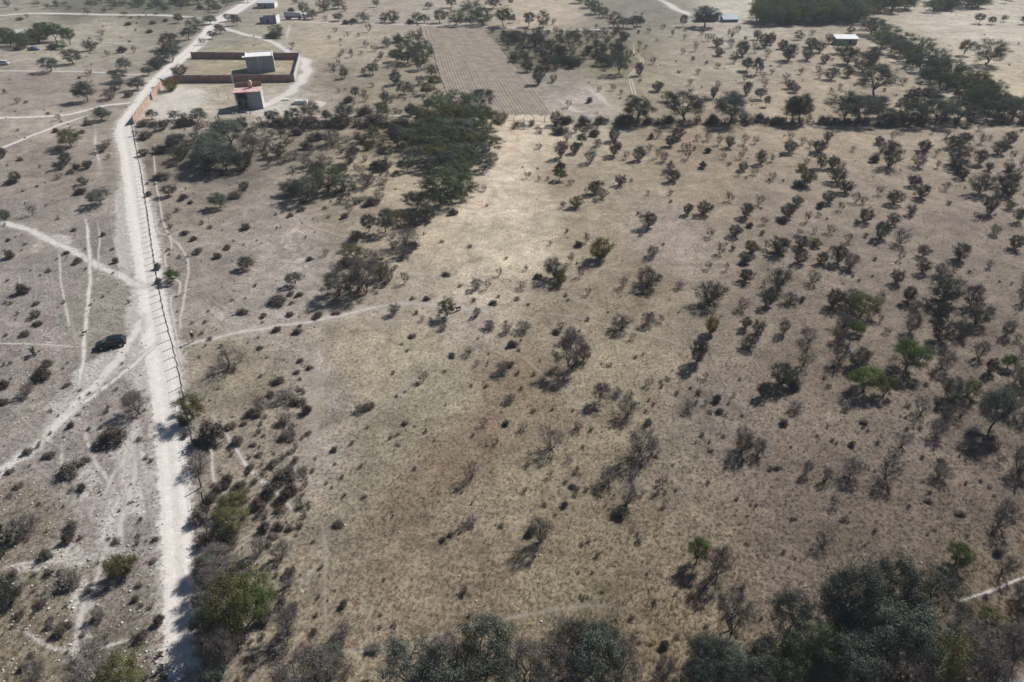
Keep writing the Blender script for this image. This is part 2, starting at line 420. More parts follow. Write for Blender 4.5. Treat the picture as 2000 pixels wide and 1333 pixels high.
def path(name, label, s, mat, width=None, wob=0.16):
    """s: 'x,y[,w] ...' source pixels of the centre line, width in metres"""
    _pz[0] += 0.0018
    P3 = []
    for e in s.split():
        q = [float(t) for t in e.split(',')]
        g = G(q[0], q[1]); P3.append(Vector((g.x, g.y, q[2] if len(q) > 2 else width)))
    c = catmull(P3, 10)
    prof = [(-.85, 0.0, .94), (-.5, .22, .96), (-.26, .62, .98), (-.08, 1.0, 1.0), (.08, 1.0, 1.0), (.26, .62, .98), (.5, .22, .96), (.85, 0.0, .94)]
    if mat == 'road': prof = [(-.80, 0.0, .94), (-.50, .42, .97), (-.36, .9, .96), (-.27, 1.0, 1.03), (-.17, 1.0, 1.06), (-.07, 1.0, .94), (.05, 1.0, .92), (.15, 1.0, 1.04), (.25, 1.0, 1.05), (.35, .9, .95), (.48, .42, .95), (.70, 0.0, .95)]
    v, e, tn = [], [], []
    ph = random.uniform(0, 6.28)
    if wob > .1:
        c = [q + Vector((math.sin(i * .53 + ph), math.cos(i * .41 + ph), 0)) * q.z * .10 for i, q in enumerate(c)]
    for i, p in enumerate(c):
        d = (c[min(i + 1, len(c) - 1)] - c[max(i - 1, 0)]); d.z = 0
        if d.length < 1e-6: d = Vector((0, 1, 0))
        d.normalize(); nrm = Vector((d.y, -d.x, 0))
        w = p.z * 1.15 * (1 + wob * math.sin(i * .7 + len(s)) * random.uniform(.3, 1))
        tap = min(1, (i + .5) / 9, (len(c) - i - .5) / 9)
        for t, a, k_ in prof:
            v.append((p.x + nrm.x * t * w, p.y + nrm.y * t * w, _pz[0])); e.append(a * (.05 + .95 * tap)); tn.append(k_)
    k = len(prof)
    f = [(i * k + j, i * k + j + 1, (i + 1) * k + j + 1, (i + 1) * k + j) for i in range(len(c) - 1) for j in range(k - 1)]
    me = mesh_np(name, v, quads=f, mats=[PM[mat]])
    me.attributes.new('edge', 'FLOAT', 'POINT').data.foreach_set('value', np.array(e, np.float32))
    me.attributes.new('tone', 'FLOAT', 'POINT').data.foreach_set('value', np.array(tn, np.float32))
    return tag(obj(name, me), label, name.replace('_', ' '), kind='structure')

path('dirt_road', 'pale graded dirt road running the height of the photo',
     "358,1345,3.2 357,1250,3.2 355,1180,3.1 348,1050,3.1 343,980,3.1 337,900,3.2 332,830,3.4 326,770,3.7 318,700,4.2 305,640,4.2 297,580,4.0 289,520,4.1 280,460,4.4 269,400,4.4 259,340,4.0 250,290,4.0 243,258,4.2 250,235,4.4 268,211,4.6 290,180,4.6 310,155,4.6 328,138,4.6 350,118,4.6 372,100,5 395,78,5.5 410,60,6 422,43,7 440,33,7 465,18,7 490,2,7 505,-10,7", 'road', wob=.05)
TR = [
 ('dirt_track', '-70,402 0,430 60,452 120,480 175,510 225,535 262,553 290,566', 'track', 1.7), ('dirt_track', '-80,995 -10,930 60,880 120,820 160,778 200,738 235,695 262,650 285,610', 'track', 1.9),
 ('footpath', '130,808 180,775 220,745 255,718 286,690 312,664', 'track', .9), ('footpath', '165,420 172,460 175,510 176,545 172,590 168,630 165,665 160,720 152,765', 'track', .75),
 ('footpath', '115,480 117,520 122,570 133,620 137,652', 'path', .5), ('footpath', '-60,672 -5,672 60,672 120,676 185,681', 'path', .45), ('footpath', '190,430 195,470 192,500 194,540', 'path', .4),
 ('footpath', '38,530 38,560 35,590', 'path', .5), ('footpath', '30,730 40,780 60,850', 'faint', .8), ('footpath', '165,820 170,860 185,900 205,930 220,960', 'path', .6), ('footpath', '250,850 240,900 215,940 195,990', 'path', .8),
 ('footpath', '120,860 120,900 112,930', 'path', .6), ('footpath', '265,870 262,930 250,980 235,1030 240,1080', 'path', .9), ('footpath', '215,1050 200,1090 190,1130 165,1180 150,1240 145,1300', 'path', .8), ('footpath', '0,1112 50,1100 110,1098 150,1090', 'path', .5),
 ('footpath', '40,1225 70,1250 110,1268 160,1272 200,1266 240,1254 290,1250', 'path', .5), ('dirt_track', '335,682 355,676 400,665 470,650 540,638 600,630 680,614 745,599 820,594 900,604 960,612', 'path', 1.1), ('footpath', '560,640 700,630 800,631 870,622 905,605', 'faint', .8), ('footpath', '700,612 760,598 820,594 890,603 930,606', 'faint', .8),
 ('footpath', '880,618 960,598 1040,590 1090,575 1150,555 1230,525', 'faint', .5), ('footpath', '905,608 1000,592 1080,583 1200,592', 'faint', .4), ('footpath', '915,612 960,650 1010,690 1060,732 1110,772 1160,832 1185,865', 'faint', .55),
 ('footpath', '960,612 1100,616 1200,640 1300,665 1360,690', 'faint', .5), ('footpath', '300,280 303,340 310,385 318,430 326,452 338,470 350,480 365,505 368,530 363,560 359,590 353,620 350,660', 'path', .5),
 ('footpath', '303,390 306,448 330,463 335,485 322,500 326,522 340,542 352,556 348,576 334,580 336,612 343,645 350,690 362,740', 'path', .5), ('footpath', '366,505 400,525 430,550 455,580 475,600 500,610 545,628', 'faint', .45),
 ('footpath', '870,688 820,732 770,780 735,808 690,845', 'faint', .6), ('footpath', '410,808 440,845 460,878 500,932 550,972 582,1012', 'path', .55), ('footpath', '393,845 408,862 415,905 420,945 452,978', 'path', .5),
 ('footpath', '625,1020 632,1050 636,1100 635,1180 645,1245', 'faint', .5), ('footpath', '585,1252 640,1268 700,1275 760,1275 800,1268 860,1240 960,1216 1100,1190 1200,1182', 'faint', .5), ('footpath', '1860,1180 1920,1160 1960,1145 2015,1122 2080,1096', 'path', .32),
 ('dirt_track', '-80,235 -10,232 60,229 110,227 160,219 200,208 242,203 268,199', 'track', 2.4), ('dirt_track', '-60,320 -5,294 40,275 90,255 130,240 185,222', 'track', 1.6), ('footpath', '185,245 188,290 196,340', 'path', 1.0), ('footpath', '228,300 226,340', 'faint', 1.0),
 ('dirt_track', '-80,139 -10,139 80,140 160,141 250,146 292,146', 'path', 2.2), ('footpath', '140,82 220,85 290,88', 'path', 1.8), ('dirt_track', '-80,36 -10,32 60,27 140,28 250,30 330,31 412,37', 'track', 4.5), ('dirt_track', '428,45 450,60 480,68 520,78 545,90 560,100 578,112', 'track', 3.4),
 ('dirt_track', '578,108 594,118 600,135 594,152 580,168 558,186 525,203 480,222', 'track', 4.6), ('dirt_track', '540,40 620,45 700,47 830,50 960,53 1060,58 1150,59 1250,56', 'path', 3.2), ('footpath', '566,46 563,62 558,90', 'path', 1.6),
 ('dirt_track', '470,228 600,229 700,226 800,227 880,229', 'tan', 2.2), ('dirt_track', '1280,-6 1310,12 1335,25 1358,34', 'track', 5.0), ('dirt_track', '1685,70 1720,100 1760,125 1800,150 1830,175 1865,200', 'tan', 5.0),
 ('footpath', '1237,80 1239,105 1251,118 1246,130 1232,144 1229,158 1234,178 1238,198', 'tan', .8), ('footpath', '1243,80 1245,104 1256,118 1252,131 1238,144 1234,158 1240,178 1245,198', 'tan', .8),
 ('dirt_track', '985,236 1080,238 1180,239', 'tan', 1.4), ('dirt_track', '1140,165 1170,190 1200,215', 'path', 3.0), ('dirt_track', '1080,190 1120,215 1150,222', 'path', 3.0),
 ('dirt_track', '1930,1372 1985,1352 2045,1332', 'path', 1.6)]
TR += [('footpath', '95,470 100,540 108,600 112,660', 'faint', .4), ('footpath', '60,480 70,560 66,640 75,700', 'faint', .5), ('footpath', '150,560 140,620 150,680 160,720', 'faint', .4), ('footpath', '30,800 55,830 90,860 130,885', 'faint', .45), ('footpath', '200,760 210,820 228,880 232,940 250,1000', 'faint', .5),
 ('footpath', '40,900 90,930 140,960 170,1000 190,1050', 'faint', .5), ('footpath', '280,830 270,880 285,950 295,1020 300,1100', 'faint', .5), ('footpath', '225,340 215,400 220,460 232,520', 'faint', .5), ('footpath', '180,880 150,930 140,980 110,1040', 'faint', .5), ('footpath', '400,600 440,640 420,660', 'faint', .45),
 ('footpath', '390,560 430,600 470,612 520,618', 'faint', .4), ('footpath', '560,400 600,440 640,455 690,470', 'faint', .6), ('footpath', '470,880 520,900 560,960 570,1010', 'faint', .45), ('footpath', '620,660 616,740 612,830 606,930', 'faint', 1.6)]
for nm, s, mt, w in TR:
    if nm == 'footpath' and w < 1.0: w *= .82
    q = s.split()[len(s.split()) // 2].split(',')
    path(nm, f"pale worn {nm.replace('_', ' ')} crossing {float(q[0]) / 20:.0f}% across, {float(q[1]) / 13.33:.0f}% down the photo", s, mt, w)

# ------------------------------------------------------------------ plants: one prototype per habit, then copies
class Plant:
    """wood (tubes, twig ribbons) and leaves in a unit box: height 1, width 1"""
    def __init__(s, seed):
        s.r = np.random.default_rng(seed)
        s.wv, s.wq, s.lv, s.lq = [], [], [], []
        s.nw = 0
    def limb(s, pts, r0, r1, n=4):
        pts = np.asarray(pts, float); k = len(pts)
        d = np.gradient(pts, axis=0); d /= np.linalg.norm(d, axis=1)[:, None] + 1e-9
        a = np.where(np.abs(d[:, 2:3]) < .9, np.array([[0, 0, 1.]]), np.array([[1., 0, 0]]))
        e1 = np.cross(d, a); e1 /= np.linalg.norm(e1, axis=1)[:, None] + 1e-9
        e2 = np.cross(d, e1)
        rad = np.linspace(r0, r1, k)[:, None, None]
        t = np.arange(n) * 2 * np.pi / n
        ring = pts[:, None, :] + rad * (e1[:, None, :] * np.cos(t)[None, :, None] + e2[:, None, :] * np.sin(t)[None, :, None])
        s.wv.append(ring.reshape(-1, 3))
        i, j = np.meshgrid(np.arange(k - 1), np.arange(n), indexing='ij')
        q = np.stack([i * n + j, i * n + (j + 1) % n, (i + 1) * n + (j + 1) % n, (i + 1) * n + j], -1).reshape(-1, 4) + s.nw
        s.wq.append(q); s.nw += k * n
    def ribbons(s, a, b, w, to='l'):
        """thin twigs from a to b (n,3), a little bent"""
        n = len(a)
        d = b - a
        sd = np.cross(d, s.r.normal(size=(n, 3))); sd /= np.linalg.norm(sd, axis=1)[:, None] + 1e-9
        sd *= (w * s.r.uniform(.6, 1.4, (n, 1)))
        mid = (a + b) / 2 + s.r.normal(size=(n, 3)) * np.linalg.norm(d, axis=1)[:, None] * .09
        v = np.stack([a - sd, a + sd, mid + sd * .8, mid - sd * .8, b + sd * .35, b - sd * .35], 1).reshape(-1, 3)
        o = np.arange(n)[:, None] * 6
        q = np.concatenate([o + np.array([[0, 1, 2, 3]]), o + np.array([[3, 2, 4, 5]])])
        if to == 'l':
            base = sum(len(x) for x in s.lv); s.lv.append(v); s.lq.append(q + base)
        else:
            s.wv.append(v); s.wq.append(q + s.nw); s.nw += len(v)
    def leaves(s, c, size, out=None, ratio=.55, radial=False):
        """leaf sprays that mostly face outwards, as real ones do towards the light"""
        n = len(c)
        nr = s.r.normal(size=(n, 3))
        if out is not None:
            o = out / (np.linalg.norm(out, axis=1)[:, None] + 1e-6)
            nr = nr * .45 + o + np.array([0, 0, .25])
        u = np.cross(nr, s.r.normal(size=(n, 3))); u /= np.linalg.norm(u, axis=1)[:, None] + 1e-9
        w = np.cross(nr, u); w /= np.linalg.norm(w, axis=1)[:, None] + 1e-9
        if radial:
            u = out / (np.linalg.norm(out, axis=1)[:, None] + 1e-6) + s.r.normal(size=(n, 3)) * .45; u /= np.linalg.norm(u, axis=1)[:, None]
            w = np.cross(u, s.r.normal(size=(n, 3))); w /= np.linalg.norm(w, axis=1)[:, None] + 1e-9
        L = size * s.r.uniform(.6, 1.4, (n, 1))
        u = u * L; w = w * L * ratio
        v = np.stack([c - u * .5, c + w * .5 - u * .05, c + u * .5, c - w * .5 - u * .05], 1).reshape(-1, 3)
        q = np.arange(n)[:, None] * 4 + np.arange(4)[None, :] + sum(len(x) for x in s.lv)
        s.lv.append(v); s.lq.append(q)
    def curve(s, a, b, bend=.1, k=4, up=0.0):
        a, b = np.asarray(a, float), np.asarray(b, float)
        t = np.linspace(0, 1, k)[:, None]
        L = np.linalg.norm(b - a)
        off = s.r.normal(size=3) * bend * L; off[2] = abs(off[2]) * .3 + up * L
        return a + (b - a) * t + off * np.sin(np.pi * t)
    def meshes(s, name, wmat, lmat):
        V, Q = np.concatenate(s.wv), np.concatenate(s.wq)
        LV, LQ = np.concatenate(s.lv), np.concatenate(s.lq)
        al = np.concatenate([V, LV])
        kr = .5 / np.percentile(np.hypot(al[:, 0], al[:, 1])[al[:, 2] > .2], 95); kz = 1.0 / np.percentile(al[:, 2], 99)
        for A in (V, LV): A *= np.array([kr, kr, kz]); A[:, 2] = np.maximum(A[:, 2], 0.0)
        w = mesh_np(name + '_wood', V, quads=Q, mats=[wmat])
        l = mesh_np(name + '_leaf', LV, quads=LQ, mats=[lmat])
        both = mesh_np(name, np.concatenate([V, LV]), quads=np.concatenate([Q, LQ + len(V)]), mats=[wmat, lmat],
                       mat_idx=np.concatenate([np.zeros(len(Q)), np.ones(len(LQ))]))
        return w, l, both

def crown_pts(r, n, cz, rz, rx, lob=.25, power=2.0, low=-.55):
    """clump centres in an uneven, lobed crown"""
    ph = r.uniform(0, 6.28, 4); o = []
    off = r.normal(size=2) * .05 * rx
    while len(o) < n:
        d = r.normal(size=3); d /= np.linalg.norm(d)
        if d[2] < low: continue
        az = math.atan2(d[1], d[0])
        k = 1 + lob * (math.sin(2 * az + ph[0]) * .5 + math.sin(3 * az + ph[1]) * .5 + .5 * math.sin(5 * az + 3 * d[2] + ph[2]))
        q = r.uniform(.30, 1.0) ** (1 / power)
        p = np.array([d[0] * rx * q * k + off[0], d[1] * rx * q * k + off[1], cz + d[2] * rz * q * (.85 + .15 * k)])
        o.append(p)
    return np.array(o)

def make_tree(seed, trunk=.22, limbs=5, cz=.64, rz=.34, rx=.46, clumps=60, leaves=4200, lsize=.03, clr=.075, twigs=10, tw=.0022, lob=.3, tr=.026, stems=1, dead=False, low=-.55):
    s = Plant(seed); r = s.r
    cps = crown_pts(r, clumps, cz, rz, rx, lob, low=low)
    nodes = []
    for st in range(stems):
        ang = r.uniform(0, 6.28); lean = r.uniform(.02, .09) if stems == 1 else r.uniform(.06, .14)
        base = np.array([math.cos(ang), math.sin(ang), 0]) * (0.0 if stems == 1 else .03)
        fork = base + np.array([math.cos(ang) * lean, math.sin(ang) * lean, trunk])
        s.limb(s.curve(base, fork, .08, 4), tr * 1.25 / stems ** .4, tr * .85 / stems ** .4, 6)
        for l in range(limbs):
            a = ang + 6.283 * (l + r.uniform(-.3, .3)) / limbs
            rad = rx * r.uniform(.35, .62)
            e = np.array([math.cos(a) * rad, math.sin(a) * rad, cz + rz * r.uniform(-.15, .45)])
            pts = s.curve(fork, e, .10, 6, up=.05)
            s.limb(pts, tr * .62 / stems ** .4, tr * .2, 5)
            nodes += list(pts[1:])
    nodes = np.array(nodes)
    for c in cps:
        d = np.linalg.norm(nodes - c, axis=1) + np.maximum(0, nodes[:, 2] - c[2]) * 1.5
        a = nodes[np.argmin(d)]
        s.limb(s.curve(a, c, .10, 4, up=.04), tr * .22, tr * .07, 3)
    # twigs and leaves
    ti = r.integers(0, len(cps), clumps * twigs)
    b_ = cps[ti] + r.normal(size=(len(ti), 3)) * clr * 1.15
    s.ribbons(cps[ti] + r.normal(size=(len(ti), 3)) * clr * .25, b_, tw, 'w')
    if leaves:
        wgt = r.uniform(.4, 1.6, len(cps)); wgt /= wgt.sum()
        li = r.choice(len(cps), leaves, p=wgt)
        c = cps[li] + r.normal(size=(leaves, 3)) * clr * np.array([1, 1, .55])
        s.leaves(c, lsize, (c - cps[li]) / clr + (cps[li] - np.array([0, 0, cz - .1])) / rx * .8)
    if dead:
        k = clumps * 60
        ti = r.integers(0, len(cps), k)
        a = cps[ti] + r.normal(size=(k, 3)) * clr * .6
        s.ribbons(a, a + r.normal(size=(k, 3)) * clr * .75 + np.array([0, 0, clr * .45]), tw * .8)
    return s

def make_vase(seed, stems=9, leaves=2200, lsize=.055, twigs=500, tw=.006, open_=.5, bare=False, fill=1.0):
    """many-stemmed thorn shrub: stems fan up and out from one base into a full, rounded head"""
    s = Plant(seed); r = s.r
    ph = r.uniform(0, 6.28, 3); tips = []
    while len(tips) < 110:
        z = r.uniform(.12, 1.0); a = r.uniform(0, 6.283)
        rm = open_ * (math.sqrt(max(0, 1 - ((z - .58) / .44) ** 2)) if z > .58 else .42 + .58 * ((z - .12) / .46) ** .8)
        rm *= 1 + .22 * math.sin(2 * a + ph[0]) + .16 * math.sin(3 * a + 4 * z + ph[1])
        if r.uniform() > rm / open_ * 1.1: continue
        q = rm * r.uniform() ** .42
        tips.append((math.cos(a) * q, math.sin(a) * q, z * (1 + .08 * math.sin(3 * a + ph[2]))))
    tips = np.array(tips); mids = []
    for k in range(stems):
        e = tips[r.integers(0, len(tips))]
        pts = s.curve(e * np.array([.05, .05, 0]), e, .07, 6, up=-.03)
        s.limb(pts, .018, .006, 4); mids += list(pts[2:])
    mids = np.array(mids)
    for e in tips:
        d = np.linalg.norm(mids - e, axis=1) + np.maximum(0, mids[:, 2] - e[2]) * 2
        s.limb(s.curve(mids[np.argmin(d)], e, .08, 3), .007, .003, 3)
    ti = r.integers(0, len(tips), twigs)
    a = tips[ti] + r.normal(size=(twigs, 3)) * .045
    rad = a - np.array([0, 0, .05]); rad /= np.linalg.norm(rad, axis=1)[:, None] + 1e-6
    b_ = a + rad * r.uniform(.04, .17, (twigs, 1)) + r.normal(size=(twigs, 3)) * .045
    s.ribbons(a, b_, tw, 'l' if bare else 'w')
    if leaves:
        li = r.integers(0, len(tips), leaves)
        c = tips[li] + r.normal(size=(leaves, 3)) * .055 * fill
        k = c[:, 2] > .10
        s.leaves(c[k], lsize, (c - tips[li])[k] / .055 * .6 + (c - np.array([0, 0, .25]))[k] * 2, .38, True)
    return s

def make_mound(seed, twigs=1500, leaves=800, tw=.009, lsize=.07):
    """low rounded bush of tangled dry stems"""
    s = Plant(seed); r = s.r
    cps = crown_pts(r, 26, .38, .52, .40, .5, 2.2, -.3)
    for c in cps: s.limb(s.curve((c[0] * .15, c[1] * .15, 0), c, .1, 3), .012, .005, 3)
    ti = r.integers(0, len(cps), twigs)
    a = cps[ti] * np.array([.8, .8, .7]) + r.normal(size=(twigs, 3)) * .07
    b_ = a + r.normal(size=(twigs, 3)) * np.array([.09, .09, .10]) + np.array([0, 0, .06])
    s.ribbons(a, b_, tw)
    li = r.integers(0, len(cps), leaves)
    s.leaves(cps[li] + r.normal(size=(leaves, 3)) * .09, lsize)
    return s

def make_cactus(seed):
    """prickly pear: thick oval pads growing out of one another"""
    s = Plant(seed); r = s.r
    def pad(base, d, face, L):
        d = d / np.linalg.norm(d); f = face - d * np.dot(face, d); f /= np.linalg.norm(f); sd = np.cross(d, f)
        t = np.arange(10) * 2 * np.pi / 10
        rim = base + d * L * .5 + (np.outer(np.cos(t), sd) * L * .36 + np.outer(np.sin(t), d) * L * .5)
        c0, c1 = base + d * L * .52 + f * L * .09, base + d * L * .52 - f * L * .09
        v = np.concatenate([rim, [c0, c1]]); n0 = sum(len(x) for x in s.lv)
        q = [(k, (k + 1) % 10, 10, 10) for k in range(10)] + [((k + 1) % 10, k, 11, 11) for k in range(10)]
        s.lv.append(v); s.tri += [(n0 + a, n0 + b_, n0 + c) for a, b_, c, _ in q]
        return base + d * L * .95, d, f
    s.tri = []
    front = []
    for k in range(7):
        a = r.uniform(0, 6.28); b0 = np.array([math.cos(a), math.sin(a), 0]) * r.uniform(.05, .25)
        front.append((*pad(b0, np.array([math.cos(a) * .4, math.sin(a) * .4, 1]), r.normal(size=3), .30), 1))
    while front:
        p, d, f, lv = front.pop()
        if lv > 3: continue
        for q in range(r.integers(1, 4)):
            nd = d + r.normal(size=3) * .55; nd[2] = abs(nd[2]) + .15
            front.append((*pad(p + r.normal(size=3) * .02, nd, f + r.normal(size=3) * .7, .30 - .035 * lv), lv + 1))
    V = np.concatenate(s.lv)
    V[:, :2] /= (V[:, :2].max() - V[:, :2].min()); V[:, 2] = np.maximum(V[:, 2], 0) / V[:, 2].max()
    return mesh_np('prickly_pear', V, tris=s.tri, mats=[M['cactus']], smooth=False)

PROTO = {}
def reg(t, plants, w, l, name):
    PROTO[t] = [p.meshes(name, M[w], M[l]) for p in plants]
reg('g', [make_vase(11 + i, 9 + i, (2200, 3600, 5200, 3000, 4400, 1500)[i], (.050, .056, .05, .06, .046, .055)[i], (1500, 1100, 600, 1300, 900, 2000)[i], .0042) for i in range(6)], 'bark', 'lf_grey', 'thorn_shrub')
reg('y', [make_vase(21 + i, 10, 4600, .056, 300, .005, fill=1.1) for i in range(2)], 'bark', 'lf_yellow', 'yellow_shrub')
reg('a', [make_vase(31 + i, 8 + i, (0, 250, 0, 500, 0, 120)[i], .04, (2300, 1700, 2900, 2000, 1400, 3300)[i], .0038, bare=True) for i in range(6)], 'bark', 'twig', 'bare_shrub')
reg('d', [make_mound(41 + i) for i in range(4)], 'twig_dark', 'twig_dark', 'low_bush')
reg('m', [make_tree(51 + i, .10 + .03 * i, 4 + i % 3, .55, .43, .47, (84, 110, 92, 124, 100)[i], (10000, 14500, 12000, 16000, 13000)[i], .022, (.054, .056, .052, .058, .055)[i], 7, lob=.28, low=-.7) for i in range(5)], 'bark', 'lf_mesq', 'mesquite')
reg('M', [make_tree(61 + i, .08, 5, .50, .48, .47, (70, 84, 60)[i], 11000, .023, .060, 3, lob=.25, low=-.85) for i in range(3)], 'bark', 'lf_dark', 'dense_tree')
reg('o', [make_tree(71 + i, .10, 5, .52, .46, .47, 84, 11500, .024, .058, 5, lob=.3, low=-.75) for i in range(2)], 'bark', 'lf_olive', 'olive_tree')
reg('e', [make_tree(81 + i, .16, 4, .58, .40, .46, 80, 11500, .026, .062, 5, lob=.25, low=-.65) for i in range(2)], 'bark', 'lf_green', 'green_tree')
reg('s', [make_tree(91 + i, .14, 5, .60, .37, .46, (70, 60, 84)[i], (500, 1500, 900)[i], .020, .075, 16, stems=2, dead=True, low=-.7) for i in range(3)], 'bark', 'twig', 'leafless_tree')
CACT = [make_cactus(5), make_cactus(9)]
lowM = [make_tree(161 + i, .12, 3, .55, .42, .48, 26, 900, .075, .11, 0, lob=.35).meshes('wood_tree', M['bark'], M[('lf_dark', 'lf_mesq', 'lf_olive')[i]])[2] for i in range(3)]
lowD = [make_mound(141 + i, 110, 60, .02, .12).meshes('scrub', M['twig_dark'], M['twig_dark'])[2] for i in range(3)]
lowA = [make_vase(131 + i, 4, 60, .08, 260, .012, bare=True).meshes('scrub_bare', M['bark'], M['twig'])[2] for i in range(2)]

LOOK = {'g': ('grey-green', 'thorn shrub', 'shrub'), 'y': ('yellow-green', 'leafy shrub', 'shrub'), 'a': ('bare grey-brown', 'shrub', 'shrub'),
        'd': ('dull grey', 'low bush', 'bush'), 'm': ('feathery grey-green', 'tree', 'tree'), 'M': ('dense dark green', 'tree', 'tree'),
        'o': ('olive green', 'tree', 'tree'), 'e': ('bright green', 'tree', 'tree'), 's': ('leafless grey', 'tree', 'tree'), 'p': ('green', 'prickly pear cactus', 'cactus')}
NAME = {'g': 'thorn_shrub', 'y': 'leafy_shrub', 'a': 'bare_shrub', 'd': 'low_bush', 'm': 'mesquite_tree', 'M': 'dense_tree', 'o': 'olive_green_tree', 'e': 'green_tree', 's': 'leafless_tree', 'p': 'prickly_pear'}
GROUP = {'shrub': 'shrubs scattered over the land', 'bush': 'low bushes scattered over the land', 'tree': 'trees of the scrubland', 'cactus': 'prickly pear cactuses'}
PARTS = {'shrub': ('stems', 'foliage'), 'tree': ('trunk', 'crown')}

def roadx(py): return np.interp(py, [0, 43, 100, 155, 211, 258, 340, 460, 580, 700, 830, 1050, 1340], [490, 422, 372, 310, 268, 243, 259, 280, 297, 318, 332, 348, 358])
def where(px, py):
    if py < 62: return 'among the far fields'
    if px < roadx(py): return 'on the chalky side of the road'
    if py < 232:
        if px < 330: return 'by the road'
        if px < 850: return 'near the walled yard'
        if px < 1090 and py > 55: return 'by the ploughed field'
        return 'beyond the long fence'
    if py > 1180 and px > 640: return 'in the lowest thicket'
    if px < 620: return 'inside the roadside fence'
    if px < 1000 and py < 420: return 'in the central thicket'
    if px > 1080: return 'on the scrub pasture'
    return 'on the open grassland'

